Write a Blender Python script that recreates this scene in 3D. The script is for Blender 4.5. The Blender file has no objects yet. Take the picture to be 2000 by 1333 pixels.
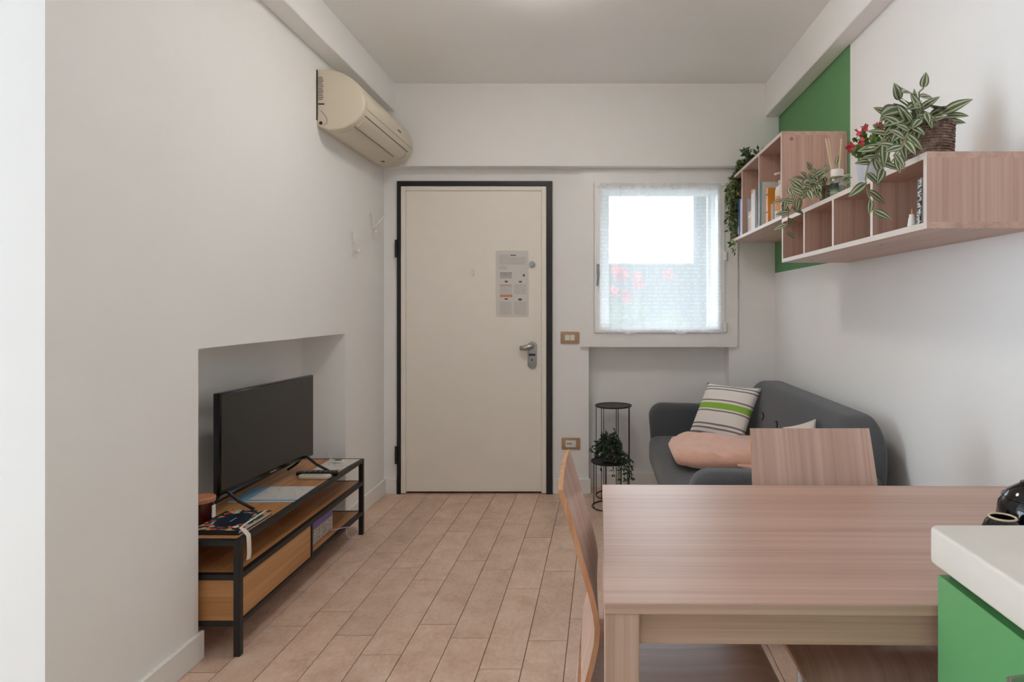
import bpy, bmesh, math, random
from mathutils import Vector, Matrix, Euler

# ------------------------------------------------------------------ camera, world, light, exposure
S = bpy.context.scene
COL = S.collection
PI = math.pi
F, CX, CY, CZ = 1222.0, 1155.0, 602.0, 1.275          # focal length in px (2000 wide), principal point, eye height

cam_d = bpy.data.cameras.new('camera'); cam = bpy.data.objects.new('camera', cam_d); COL.objects.link(cam)
cam.location = (0, 0, CZ); cam.rotation_euler = (PI/2, 0, 0)
cam_d.sensor_width = 36.0; cam_d.lens = 36.0*F/2000.0
cam_d.shift_x = (1000.0-CX)/2000.0; cam_d.shift_y = -(666.5-CY)/2000.0
cam_d.clip_start = 0.02
S.camera = cam

wd = bpy.data.worlds.new('sky'); S.world = wd; wd.use_nodes = True
bgn = wd.node_tree.nodes['Background']
bgn.inputs['Color'].default_value = (0.78, 0.89, 1.0, 1); bgn.inputs['Strength'].default_value = 2.5

def area(name, loc, rot, sx, sy, power, color):
    d = bpy.data.lights.new(name, 'AREA'); d.shape = 'RECTANGLE'; d.size = sx; d.size_y = sy
    d.energy = power; d.color = color
    o = bpy.data.objects.new(name, d); COL.objects.link(o); o.location = loc; o.rotation_euler = rot
    return o
# the sky's daylight enters by two windows: portals guide the sampling, they emit nothing themselves
def portal(name, loc, rot, sx, sy):
    o = area(name, loc, rot, sx, sy, 1, (1, 1, 1)); o.data.cycles.is_portal = True
# daylight of the open sky in front of the balcony window
area('balcony_daylight', (-4.80, 0.40, 1.30), (0, -PI/2, 0), 2.36, 2.0, 72, (0.72, 0.86, 1.0))
portal('small_window_portal', (0.459, 4.64, 1.615), (-PI/2, 0, 0), 0.82, 0.97)
# bright overcast sky on the courtyard side, shining down through the small curtained window
sd = bpy.data.lights.new('courtyard_sky', 'SUN'); sd.energy = 3.4; sd.angle = math.radians(85); sd.color = (0.95, 0.975, 1.0)
so = bpy.data.objects.new('courtyard_sky', sd); COL.objects.link(so); so.location = (0.5, 8, 6); so.rotation_euler = (math.radians(-52), 0, math.radians(0))

S.view_settings.view_transform = 'Standard'; S.view_settings.look = 'None'
S.view_settings.gamma = 1.0; S.view_settings.use_curve_mapping = False
S.view_settings.exposure = 0.72
S.cycles.max_bounces = 16; S.cycles.diffuse_bounces = 12      # a small white room: light is mostly interreflected

# ------------------------------------------------------------------ helpers
def lin(c):
    c = c/255.0
    return c/12.92 if c <= 0.04045 else ((c+0.055)/1.055)**2.4
def rgb(r, g, b): return (lin(r), lin(g), lin(b), 1.0)
def P(px, py, Y): return Vector(((px-CX)*Y/F, Y, CZ-(py-CY)*Y/F))   # a point of the place at distance Y

def nodes(name):
    m = bpy.data.materials.new(name); m.use_nodes = True
    nt = m.node_tree; b = nt.nodes['Principled BSDF']
    return m, nt, b
def setb(b, col=None, rough=None, metal=None, spec=None, coat=None):
    if col is not None: b.inputs['Base Color'].default_value = col
    if rough is not None: b.inputs['Roughness'].default_value = rough
    if metal is not None: b.inputs['Metallic'].default_value = metal
    if spec is not None: b.inputs['Specular IOR Level'].default_value = spec
    if coat is not None: b.inputs['Coat Weight'].default_value = coat
def nn(nt, t, **kw):
    n = nt.nodes.new(t)
    for k, v in kw.items(): setattr(n, k, v)
    return n
def ramp(nt, fac, stops):
    r = nn(nt, 'ShaderNodeValToRGB'); e = r.color_ramp.elements
    while len(e) < len(stops): e.new(0.5)
    for i, (p, c) in enumerate(stops): e[i].position = p; e[i].color = c
    nt.links.new(fac, r.inputs['Fac']); return r
def bump(nt, b, fac, strength, dist=0.01):
    bp = nn(nt, 'ShaderNodeBump'); bp.inputs['Strength'].default_value = strength; bp.inputs['Distance'].default_value = dist
    nt.links.new(fac, bp.inputs['Height']); nt.links.new(bp.outputs['Normal'], b.inputs['Normal'])
def objmap(nt, scale, rot=(0, 0, 0), coord='Object'):
    tc = nn(nt, 'ShaderNodeTexCoord'); mp = nn(nt, 'ShaderNodeMapping')
    mp.inputs['Scale'].default_value = scale; mp.inputs['Rotation'].default_value = rot
    nt.links.new(tc.outputs[coord], mp.inputs['Vector']); return mp
def noise(nt, vec, scale, detail=4, rough=0.55, dist=0.0):
    n = nn(nt, 'ShaderNodeTexNoise'); n.inputs['Scale'].default_value = scale; n.inputs['Detail'].default_value = detail
    n.inputs['Roughness'].default_value = rough; n.inputs['Distortion'].default_value = dist
    nt.links.new(vec, n.inputs['Vector']); return n

def plain(name, col, rough=0.5, metal=0.0, spec=0.5, grain=0.0, gscale=60, var=0.06):
    m, nt, b = nodes(name); setb(b, col, rough, metal, spec)
    mp = objmap(nt, (1, 1, 1)); n = noise(nt, mp.outputs['Vector'], gscale, 3)
    d = tuple(c*(1-var) for c in col[:3])+(1,); l = tuple(min(1, c*(1+var)) for c in col[:3])+(1,)
    r = ramp(nt, n.outputs['Fac'], [(0.3, d), (0.7, l)]); nt.links.new(r.outputs['Color'], b.inputs['Base Color'])
    if grain: bump(nt, b, n.outputs['Fac'], grain, 0.004)
    return m
def wood(name, c_dark, c_mid, c_light, axis, rough=0.42, scale=1.0, spec=0.5, thin=None):
    m, nt, b = nodes(name); setb(b, None, rough, 0, spec)
    st = [34.0*scale]*3; st[axis] = 0.42*scale
    if thin is not None: st[thin] = 0.42*scale
    mp = objmap(nt, tuple(st)); n1 = noise(nt, mp.outputs['Vector'], 1.0, 5, 0.55, 0.12)
    st2 = [8.0*scale]*3; st2[axis] = 0.55*scale
    if thin is not None: st2[thin] = 0.55*scale
    mp2 = objmap(nt, tuple(st2)); n2 = noise(nt, mp2.outputs['Vector'], 1.0, 3, 0.5, 0.45)
    st3 = [160*scale]*3; st3[axis] = 1.8*scale
    if thin is not None: st3[thin] = 1.8*scale
    mp3 = objmap(nt, tuple(st3)); n3 = noise(nt, mp3.outputs['Vector'], 1.0, 2, 0.5)
    a = nn(nt, 'ShaderNodeMath', operation='MULTIPLY_ADD'); a.inputs[1].default_value = 0.50
    nt.links.new(n1.outputs['Fac'], a.inputs[0])
    m2 = nn(nt, 'ShaderNodeMath', operation='MULTIPLY'); m2.inputs[1].default_value = 0.24; nt.links.new(n2.outputs['Fac'], m2.inputs[0])
    nt.links.new(m2.outputs[0], a.inputs[2])
    a2 = nn(nt, 'ShaderNodeMath', operation='MULTIPLY_ADD'); a2.inputs[1].default_value = 0.26
    nt.links.new(n3.outputs['Fac'], a2.inputs[0]); nt.links.new(a.outputs[0], a2.inputs[2])
    r = ramp(nt, a2.outputs[0], [(0.32, c_dark), (0.50, c_mid), (0.68, c_light)])
    nt.links.new(r.outputs['Color'], b.inputs['Base Color'])
    bump(nt, b, n1.outputs['Fac'], 0.06, 0.002)
    return m

M = {}
WALLC = (0.865, 0.86, 0.85, 1)
def wall_mat(name, green=None):
    m, nt, b = nodes(name); setb(b, WALLC, 0.85, 0, 0.25)
    mp = objmap(nt, (1, 1, 1)); n = noise(nt, mp.outputs['Vector'], 2.2, 3)
    r = ramp(nt, n.outputs['Fac'], [(0.3, tuple(c*0.98 for c in WALLC[:3])+(1,)), (0.7, WALLC)])
    out = r.outputs['Color']
    if green:     # painted green field on the plaster: y range, z range
        sep = nn(nt, 'ShaderNodeSeparateXYZ'); nt.links.new(mp.outputs['Vector'], sep.inputs[0])
        def gt(sock, v, op='GREATER_THAN'):
            k = nn(nt, 'ShaderNodeMath', operation=op); k.inputs[1].default_value = v; nt.links.new(sock, k.inputs[0]); return k.outputs[0]
        a = gt(sep.outputs['Y'], green[0]); c = gt(sep.outputs['Z'], green[1])
        mu = nn(nt, 'ShaderNodeMath', operation='MULTIPLY'); nt.links.new(a, mu.inputs[0]); nt.links.new(c, mu.inputs[1])
        mx = nn(nt, 'ShaderNodeMix', data_type='RGBA'); nt.links.new(mu.outputs[0], mx.inputs['Factor'])
        nt.links.new(out, mx.inputs[6]); mx.inputs[7].default_value = green[2]; out = mx.outputs[2]
    nt.links.new(out, b.inputs['Base Color'])
    n2 = noise(nt, mp.outputs['Vector'], 140, 2); bump(nt, b, n2.outputs['Fac'], 0.06, 0.002)
    return m
GREEN = rgb(104, 153, 104)
M['wall'] = wall_mat('wall_plaster')
M['wall_green'] = wall_mat('wall_plaster_green_field', (3.05, 1.515, GREEN))
M['ceiling'] = plain('ceiling_paint', (0.90, 0.90, 0.895, 1), 0.9, var=0.008, gscale=3)
M['trim'] = plain('white_trim', (0.84, 0.825, 0.80, 1), 0.5, var=0.01)
M['window_white'] = plain('window_white_lacquer', (0.84, 0.835, 0.825, 1), 0.35, var=0.01)
M['door_white'] = plain('door_cream_laminate', (0.83, 0.785, 0.715, 1), 0.45, var=0.012, gscale=8)
M['black_metal'] = plain('black_powder_coat', rgb(26, 26, 27), 0.45, var=0.15)
M['black_gloss'] = plain('black_gloss_plastic', rgb(14, 14, 15), 0.18, var=0.05)
M['steel'] = plain('brushed_steel', rgb(178, 176, 172), 0.32, 0.95, var=0.04)
M['plate_grey'] = plain('grey_zinc_plate', rgb(160, 163, 165), 0.38, 0.6, var=0.03)
M['tan_plastic'] = plain('tan_plate_plastic', rgb(178, 146, 116), 0.4, var=0.03)
M['white_plastic'] = plain('white_plastic', rgb(226, 222, 214), 0.35, var=0.02)
M['cream_plastic'] = plain('cream_aged_plastic', rgb(210, 200, 181), 0.42, var=0.015, gscale=5)
M['cream_dark'] = plain('cream_shadow_gap', rgb(120, 110, 96), 0.6)
PK = (rgb(167, 133, 118), rgb(192, 158, 142), rgb(210, 179, 164))
M['elm_x'] = wood('pale_elm_grain_x', *PK, 0, 0.34)
M['elm_y'] = wood('pale_elm_grain_y', *PK, 1, 0.40)
M['elm_z'] = wood('pale_elm_grain_z', *PK, 2, 0.40)
M['elm_chair'] = wood('chair_elm_back', *PK, 2, 0.26, thin=0)
M['elm_seat'] = wood('chair_elm_seat', *PK, 0, 0.28, thin=2)
M['elm_edge'] = plain('pale_edge_band', rgb(214, 203, 196), 0.45, var=0.02)
M['ply_edge'] = wood('beech_ply_edge', rgb(168, 112, 76), rgb(192, 138, 100), rgb(210, 162, 124), 2, 0.45, 2.0)
M['oak_y'] = wood('oak_grain_y', rgb(150, 102, 60), rgb(184, 132, 84), rgb(204, 156, 106), 1, 0.45, 1.4)
M['oak_x'] = wood('oak_grain_x', rgb(150, 102, 60), rgb(184, 132, 84), rgb(204, 156, 106), 0, 0.45, 1.4)
M['counter'] = plain('white_laminate_worktop', rgb(222, 217, 208), 0.35, var=0.01)
M['green_lacquer'] = plain('green_lacquer_front', rgb(98, 160, 102), 0.38, var=0.015, gscale=3)
M['dark_green'] = plain('dark_green_channel', rgb(34, 84, 36), 0.5)
M['leaf_ivy'] = plain('ivy_leaf', rgb(92, 118, 66), 0.5, var=0.5, gscale=30)
M['leaf_ivy_pale'] = plain('ivy_leaf_pale', rgb(140, 162, 104), 0.5, var=0.35, gscale=30)
M['leaf_dark'] = plain('dark_trailing_leaf', rgb(40, 60, 38), 0.45, var=0.5, gscale=30)
M['leaf_ivy_dark'] = plain('ivy_leaf_dark', rgb(58, 80, 46), 0.5, var=0.4, gscale=30)
M['leaf_bright'] = plain('bright_small_leaf', rgb(112, 146, 58), 0.45, var=0.35, gscale=40)
M['var_green'] = plain('striped_leaf_green', rgb(84, 100, 68), 0.45, var=0.25, gscale=40)
M['var_cream'] = plain('striped_leaf_cream', rgb(186, 186, 152), 0.45, var=0.12, gscale=60)
M['stem'] = plain('plant_stem', rgb(150, 142, 104), 0.6)
M['soil'] = plain('soil', rgb(52, 42, 34), 0.9, var=0.3, grain=0.5)
M['petal'] = plain('red_petal', rgb(200, 62, 74), 0.5, var=0.2)
M['paper'] = plain('white_paper', rgb(224, 222, 220), 0.7, var=0.01)
M['ground'] = plain('courtyard_paving', rgb(170, 165, 158), 0.9)
M['outer_wall'] = plain('grey_outer_render', rgb(84, 90, 92), 0.9, var=0.05, gscale=3)
M['shrub'] = plain('hedge_leaf', rgb(112, 134, 100), 0.7, var=0.3)
M['ceramic_black'] = plain('black_glazed_ceramic', rgb(16, 16, 18), 0.08, var=0.3, gscale=25)
M['ceramic_rim'] = plain('bare_clay_rim', rgb(214, 190, 160), 0.6)
M['red_glass'] = plain('dark_red_glass', rgb(70, 16, 12), 0.12, var=0.15)
M['lid_wood'] = wood('beech_lid', rgb(176, 112, 76), rgb(200, 138, 100), rgb(216, 160, 124), 0, 0.5, 2)

def fabric(name, col, scale=260, rough=0.9, var=0.18, sheen=0.2):
    m, nt, b = nodes(name); setb(b, col, rough, 0, 0.2); b.inputs['Sheen Weight'].default_value = sheen
    mp = objmap(nt, (1, 1, 1)); n = noise(nt, mp.outputs['Vector'], scale, 3, 0.7)
    d = tuple(c*(1-var) for c in col[:3])+(1,); l = tuple(c*(1+var) for c in col[:3])+(1,)
    r = ramp(nt, n.outputs['Fac'], [(0.3, d), (0.7, l)]); nt.links.new(r.outputs['Color'], b.inputs['Base Color'])
    bump(nt, b, n.outputs['Fac'], 0.25, 0.002); return m
M['sofa'] = fabric('charcoal_wool', rgb(84, 86, 89))
M['sofa_button'] = fabric('charcoal_wool_button', rgb(96, 98, 104))
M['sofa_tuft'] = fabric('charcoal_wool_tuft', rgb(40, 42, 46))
M['pink'] = fabric('pink_velour', rgb(226, 178, 158), 90, 0.85, 0.06, 0.5)
M['white_linen'] = fabric('cream_linen', rgb(226, 214, 202), 200, 0.9, 0.05)

# striped linen cushion: stripes along the cushion's local z
def striped():
    m, nt, b = nodes('striped_linen'); setb(b, None, 0.9, 0, 0.2)
    tc = nn(nt, 'ShaderNodeTexCoord'); sep = nn(nt, 'ShaderNodeSeparateXYZ'); nt.links.new(tc.outputs['Object'], sep.inputs[0])
    ma = nn(nt, 'ShaderNodeMapRange'); ma.inputs['From Min'].default_value = -0.1975; ma.inputs['From Max'].default_value = 0.1975
    nt.links.new(sep.outputs['Z'], ma.inputs['Value'])
    W, G, V = rgb(232, 226, 220), rgb(134, 124, 128), rgb(140, 184, 74)
    st = [(0, W), (.09, G), (.12, W), (.165, G), (.195, W), (.23, G), (.255, W), (.45, G), (.475, W), (.50, V), (.60, W), (.635, G), (.66, W), (.84, G), (.865, W), (.90, G), (.925, W)]
    r = ramp(nt, ma.outputs['Result'], st); r.color_ramp.interpolation = 'CONSTANT'
    nt.links.new(r.outputs['Color'], b.inputs['Base Color'])
    mp = objmap(nt, (1, 1, 1)); n = noise(nt, mp.outputs['Vector'], 260, 3, 0.7); bump(nt, b, n.outputs['Fac'], 0.3, 0.002)
    return m
M['striped'] = striped()

def tile_mat():
    m, nt, b = nodes('beige_stone_tile'); setb(b, None, 0.42, 0, 0.4)
    mp = objmap(nt, (1, 0.8, 1), coord='Object'); oi = nn(nt, 'ShaderNodeObjectInfo')
    add = nn(nt, 'ShaderNodeVectorMath', operation='MULTIPLY_ADD')
    add.inputs[1].default_value = (1, 1, 1); nt.links.new(mp.outputs['Vector'], add.inputs[0])
    cb = nn(nt, 'ShaderNodeCombineXYZ'); mul = nn(nt, 'ShaderNodeMath', operation='MULTIPLY'); mul.inputs[1].default_value = 37.0
    nt.links.new(oi.outputs['Random'], mul.inputs[0]); nt.links.new(mul.outputs[0], cb.inputs['Z']); nt.links.new(cb.outputs[0], add.inputs[2])
    n1 = noise(nt, add.outputs[0], 9, 8, 0.62, 0.4); n2 = noise(nt, add.outputs[0], 60, 4, 0.7, 0.3)
    a = nn(nt, 'ShaderNodeMath', operation='MULTIPLY_ADD'); a.inputs[1].default_value = 0.4
    nt.links.new(n2.outputs['Fac'], a.inputs[0])
    m2 = nn(nt, 'ShaderNodeMath', operation='MULTIPLY'); m2.inputs[1].default_value = 0.6; nt.links.new(n1.outputs['Fac'], m2.inputs[0]); nt.links.new(m2.outputs[0], a.inputs[2])
    r = ramp(nt, a.outputs[0], [(0.34, rgb(190, 158, 137)), (0.5, rgb(211, 181, 160)), (0.66, rgb(224, 199, 181))])
    hs = nn(nt, 'ShaderNodeHueSaturation'); mr = nn(nt, 'ShaderNodeMapRange'); mr.inputs['To Min'].default_value = 0.94; mr.inputs['To Max'].default_value = 1.05
    nt.links.new(oi.outputs['Random'], mr.inputs['Value']); nt.links.new(mr.outputs['Result'], hs.inputs['Value'])
    nt.links.new(r.outputs['Color'], hs.inputs['Color']); nt.links.new(hs.outputs['Color'], b.inputs['Base Color'])
    bump(nt, b, n1.outputs['Fac'], 0.05, 0.002)
    return m
M['tile'] = tile_mat()
M['grout'] = plain('brown_grout', rgb(122, 92, 72), 0.9)

def glass_mat(name, tint=(1, 1, 1, 1), gl=0.06):
    m = bpy.data.materials.new(name); m.use_nodes = True; nt = m.node_tree; nt.nodes.clear()
    o = nn(nt, 'ShaderNodeOutputMaterial'); mx = nn(nt, 'ShaderNodeMixShader'); t = nn(nt, 'ShaderNodeBsdfTransparent'); g = nn(nt, 'ShaderNodeBsdfGlossy')
    t.inputs['Color'].default_value = tint; g.inputs['Roughness'].default_value = 0.02; mx.inputs['Fac'].default_value = gl
    nt.links.new(t.outputs[0], mx.inputs[1]); nt.links.new(g.outputs[0], mx.inputs[2]); nt.links.new(mx.outputs[0], o.inputs['Surface']); return m
M['glass'] = glass_mat('window_glass', (0.95, 0.97, 0.97, 1))
M['bottle_glass'] = glass_mat('clear_bottle_glass', (0.82, 0.88, 0.86, 1), 0.14)

def curtain_mat():
    m = bpy.data.materials.new('sheer_voile'); m.use_nodes = True; nt = m.node_tree; nt.nodes.clear()
    o = nn(nt, 'ShaderNodeOutputMaterial'); mx = nn(nt, 'ShaderNodeMixShader'); t = nn(nt, 'ShaderNodeBsdfTransparent')
    tl = nn(nt, 'ShaderNodeBsdfTranslucent'); df = nn(nt, 'ShaderNodeBsdfDiffuse'); m2 = nn(nt, 'ShaderNodeMixShader')
    tl.inputs['Color'].default_value = (0.92, 0.95, 0.98, 1); df.inputs['Color'].default_value = (0.88, 0.88, 0.87, 1)
    m2.inputs['Fac'].default_value = 0.52; nt.links.new(tl.outputs[0], m2.inputs[1]); nt.links.new(df.outputs[0], m2.inputs[2])
    mp = objmap(nt, (1, 1, 1)); sep = nn(nt, 'ShaderNodeSeparateXYZ'); nt.links.new(mp.outputs['Vector'], sep.inputs[0])
    def math_(op, a, v):
        k = nn(nt, 'ShaderNodeMath', operation=op); nt.links.new(a, k.inputs[0])
        if isinstance(v, (int, float)): k.inputs[1].default_value = v
        else: nt.links.new(v, k.inputs[1])
        return k.outputs[0]
    # rows of woven dashes
    zr = math_('FRACT', math_('MULTIPLY', sep.outputs['Z'], 38.0), 0)
    band = math_('LESS_THAN', zr, 0.22)
    mpd = objmap(nt, (42, 1, 38)); n = noise(nt, mpd.outputs['Vector'], 1.0, 1)
    dash = math_('GREATER_THAN', n.outputs['Fac'], 0.50)
    d = math_('MULTIPLY', band, dash)
    fac = nn(nt, 'ShaderNodeMath', operation='MULTIPLY_ADD'); nt.links.new(d, fac.inputs[0]); fac.inputs[1].default_value = 0.14; fac.inputs[2].default_value = 0.60
    nt.links.new(fac.outputs[0], mx.inputs['Fac']); nt.links.new(t.outputs[0], mx.inputs[1]); nt.links.new(m2.outputs[0], mx.inputs[2])
    nt.links.new(mx.outputs[0], o.inputs['Surface']); return m
M['curtain'] = curtain_mat()

# ---- mesh builders (all add to a bmesh)
def B(): return bmesh.new()
def box(bm, x0, x1, y0, y1, z0, z1, bev=0.0, seg=2, mi=0):
    vs = [bm.verts.new((x, y, z)) for x in (x0, x1) for y in (y0, y1) for z in (z0, z1)]
    f = []
    for idx in ((0, 1, 3, 2), (4, 6, 7, 5), (0, 4, 5, 1), (2, 3, 7, 6), (0, 2, 6, 4), (1, 5, 7, 3)):
        fc = bm.faces.new([vs[i] for i in idx]); fc.material_index = mi; f.append(fc)
    bmesh.ops.recalc_face_normals(bm, faces=f)
    if bev > 0:
        ed = list({e for q in f for e in q.edges})
        bmesh.ops.bevel(bm, geom=ed, offset=bev, segments=seg, affect='EDGES', profile=0.5)
    return bm
def tube(bm, pts, r, n=8, cap=True, closed=False, rads=None, mi=0):
    pts = [Vector(p) for p in pts]; rings = []; k = len(pts); up = None
    for i, p in enumerate(pts):
        if closed: d = pts[(i+1) % k]-pts[i-1]
        else: d = pts[min(i+1, k-1)]-pts[max(i-1, 0)]
        d.normalize()
        if up is None: up = Vector((0, 0, 1)) if abs(d.z) < 0.9 else Vector((1, 0, 0))
        a = d.cross(up); a.normalize(); b = a.cross(d); b.normalize(); up = b
        rr = rads[i] if rads else r
        rings.append([bm.verts.new(p+(a*math.cos(2*PI*j/n)+b*math.sin(2*PI*j/n))*rr) for j in range(n)])
    fs = []
    for i in range(k if closed else k-1):
        A, C = rings[i], rings[(i+1) % k]
        for j in range(n): fs.append(bm.faces.new((A[j], A[(j+1) % n], C[(j+1) % n], C[j])))
    if cap and not closed:
        fs.append(bm.faces.new(rings[0])); fs.append(bm.faces.new(rings[-1]))
    for q in fs: q.material_index = mi
    bmesh.ops.recalc_face_normals(bm, faces=fs)
    return bm
def lathe(bm, prof, cx=0, cy=0, n=24, mi=0, sy=1.0):
    rings = []; fs = []
    for r, z in prof:
        if r < 1e-6: rings.append([bm.verts.new((cx, cy, z))])
        else: rings.append([bm.verts.new((cx+r*math.cos(2*PI*j/n), cy+sy*r*math.sin(2*PI*j/n), z)) for j in range(n)])
    for A, C in zip(rings, rings[1:]):
        for j in range(n):
            q = (j+1) % n
            if len(A) == 1 and len(C) == 1: continue
            if len(A) == 1: fs.append(bm.faces.new((A[0], C[q], C[j])))
            elif len(C) == 1: fs.append(bm.faces.new((A[j], A[q], C[0])))
            else: fs.append(bm.faces.new((A[j], A[q], C[q], C[j])))
    for q in fs: q.material_index = mi
    bmesh.ops.recalc_face_normals(bm, faces=fs)
    return bm
def prism(bm, outline, axis, a0, a1, bev=0.0, seg=2, mi=0):
    """outline: list of 2-D points in the plane normal to axis ('x': (y,z), 'y': (x,z), 'z': (x,y))"""
    def v(p, a):
        return {'x': (a, p[0], p[1]), 'y': (p[0], a, p[1]), 'z': (p[0], p[1], a)}[axis]
    A = [bm.verts.new(v(p, a0)) for p in outline]; C = [bm.verts.new(v(p, a1)) for p in outline]
    fs = [bm.faces.new(A), bm.faces.new(C)]; k = len(outline)
    for i in range(k): fs.append(bm.faces.new((A[i], A[(i+1) % k], C[(i+1) % k], C[i])))
    for q in fs: q.material_index = mi
    bmesh.ops.recalc_face_normals(bm, faces=fs)
    if bev > 0:
        ed = list({e for q in fs[:2] for e in q.edges})
        bmesh.ops.bevel(bm, geom=ed, offset=bev, segments=seg, affect='EDGES', profile=0.5)
    return bm
def rrect(a0, a1, b0, b1, r, n=6, corners=(1, 1, 1, 1)):
    """rounded rectangle outline; corners: (lo-lo, hi-lo, hi-hi, lo-hi); r may be a list"""
    rs = r if isinstance(r, (list, tuple)) else [r*c for c in corners]
    out = []
    for (ca, cb, st), rr in zip(((a0, b0, PI), (a1, b0, 1.5*PI), (a1, b1, 0), (a0, b1, 0.5*PI)), rs):
        if rr <= 0: out.append((ca, cb)); continue
        oa = ca+rr if ca == a0 else ca-rr; ob = cb+rr if cb == b0 else cb-rr
        for i in range(n+1):
            t = st+0.5*PI*i/n; out.append((oa+rr*math.cos(t), ob+rr*math.sin(t)))
    return out
def obj(name, bm, mats, parent=None, smooth=False, local=False, loc=None):
    """link a bmesh as one mesh object; world coordinates are re-based on the parent's location unless local"""
    off = Vector((0, 0, 0))
    if parent is not None and not local:
        q = parent
        while q is not None: off += q.location; q = q.parent
    if loc is not None and parent is None: off = Vector(loc)
    if off.length > 0: bmesh.ops.translate(bm, verts=bm.verts[:], vec=-off)
    me = bpy.data.meshes.new(name); bm.to_mesh(me); bm.free()
    for m in (mats if isinstance(mats, (list, tuple)) else [mats]): me.materials.append(M[m] if isinstance(m, str) else m)
    if smooth:
        for p in me.polygons: p.use_smooth = True
        if smooth != 'all':
            me.set_sharp_from_angle(angle=math.radians(40))
    o = bpy.data.objects.new(name, me); COL.objects.link(o)
    if parent is not None: o.parent = parent
    if loc is not None and parent is None: o.location = loc
    return o
def tag(o, label, cat, group=None):
    o['label'] = label; o['category'] = cat
    if group: o['group'] = group
    return o
def thing(name, label, cat, loc=(0, 0, 0), rz=0.0, group=None):
    o = bpy.data.objects.new(name, None); COL.objects.link(o); o.location = loc; o.rotation_euler = (0, 0, rz); o.empty_display_size = 0.05
    return tag(o, label, cat, group)
def struct(o): o['kind'] = 'structure'; return o
def sempty(name, loc=(0, 0, 0)):
    o = bpy.data.objects.new(name, None); COL.objects.link(o); o.location = loc; return struct(o)
def link_copy(src, parent, mw=None):
    c = src.copy(); COL.objects.link(c); c.parent = parent
    if mw is not None: c.matrix_local = mw
    return c

# ------------------------------------------------------------------ the room
XL, XR, YW, ZC = -1.425, 1.262, 4.30, 2.785      # left wall, right wall, back wall, ceiling
YREAR, XFAR, YEND = -3.00, -4.60, 1.632          # kitchen end of the room, its left side, end of the left wall
BEAM = 4.20

# floor: grout bed with single tiles
fl = B(); box(fl, XFAR-0.2, XR+0.2, YREAR-0.2, 4.62, -0.10, -0.004); floor = struct(obj('floor', fl, 'grout'))
def clip(poly, rect):
    x0, x1, y0, y1 = rect
    for ax, lim, sg in ((0, x0, 1), (0, x1, -1), (1, y0, 1), (1, y1, -1)):
        out = []
        for i in range(len(poly)):
            a, b = poly[i], poly[(i+1) % len(poly)]
            ia, ib = sg*(a[ax]-lim) >= 0, sg*(b[ax]-lim) >= 0
            if ia: out.append(a)
            if ia != ib:
                t = (lim-a[ax])/(b[ax]-a[ax]); out.append((a[0]+t*(b[0]-a[0]), a[1]+t*(b[1]-a[1])))
        poly = out
        if len(poly) < 3: return None
    return poly
random.seed(5)
TW, TL, GAP, SK = 0.1512, 0.632, 0.0032, 0.0196
phase = {-6: 3.45, -5: 3.77, -4: 3.89, -3: 3.70, -2: 3.563, -1: 3.784, 0: 3.68, 1: 3.473, 2: 3.66, 3: 3.83, 4: 3.55}
def tile_x(k, y): return -0.358+k*TW+(y-4.21)*SK
n_t = 0
for k in range(-16, 12):                         # column k lies left of joint line k
    ph = phase.get(k, 3.3+random.random()*TL)
    j0 = int(math.floor((-1.60-ph)/TL))-1
    for j in range(j0, 4):
        ya, yb = ph+j*TL+GAP/2, ph+(j+1)*TL-GAP/2
        quad = [(tile_x(k-1, ya)+GAP/2, ya), (tile_x(k, ya)-GAP/2, ya), (tile_x(k, yb)-GAP/2, yb), (tile_x(k-1, yb)+GAP/2, yb)]
        cx = sum(q[0] for q in quad)/4; cy = (ya+yb)/2
        rect = (-1.66, XR, YEND, 4.448) if cy > YEND+0.3 else (-2.70, XR, -1.60, 4.448)
        if cx < -1.5 and cy > YEND and not (2.1 < cy < 3.8): continue
        pl = clip(quad, rect)
        if not pl: continue
        area_ = 0.5*abs(sum(pl[i][0]*pl[(i+1) % len(pl)][1]-pl[(i+1) % len(pl)][0]*pl[i][1] for i in range(len(pl))))
        if area_ < 0.0008: continue
        bm = B(); prism(bm, [(x-cx, y-cy) for x, y in pl], 'z', -0.008, 0.0)
        t = obj('tile', bm, 'tile', floor, local=True); t.location = (cx, cy, random.uniform(-0.0004, 0.0)); n_t += 1

fl = B(); box(fl, XFAR, -2.703, -1.6, YEND, -0.008, 0.0); box(fl, XFAR, XR, YREAR, -1.603, -0.008, 0.0); obj('tile_field', fl, 'tile', floor, local=True)      # out of the picture
c = B(); box(c, XFAR-0.2, XR+0.2, YREAR-0.2, 4.62, ZC, ZC+0.12); struct(obj('ceiling', c, 'ceiling'))
# left wall: a thick block with the television niche cut into it
NY0, NY1, NZ, NX = 2.268, 3.625, 1.127, -1.672
w = B()
XB = -1.85
box(w, XB, XL, YEND, NY0, 0, ZC)
box(w, XB, XL, NY1, 4.62, 0, ZC)
box(w, XB, XL, NY0, NY1, NZ, ZC)
box(w, XB, NX, NY0, NY1, 0, NZ)
box(w, XFAR-0.2, XB, YEND+0.0005, YEND+0.22, 0, ZC)
struct(obj('wall_left', w, 'wall'))
w = B(); box(w, XR, XR+0.2, YREAR-0.2, 4.62, 0, ZC); struct(obj('wall_right', w, 'wall_green'))
LY0, LY1, LZ0_, LZ1_ = -0.60, 1.40, 0.12, 2.48      # balcony window opening in the kitchen's left wall
w = B(); box(w, XFAR-0.15, XFAR, YREAR-0.2, LY0, 0, ZC); box(w, XFAR-0.15, XFAR, LY1, YEND, 0, ZC)
box(w, XFAR-0.15, XFAR, LY0, LY1, 0, LZ0_); box(w, XFAR-0.15, XFAR, LY0, LY1, LZ1_, ZC); struct(obj('wall_side', w, 'wall'))
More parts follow.
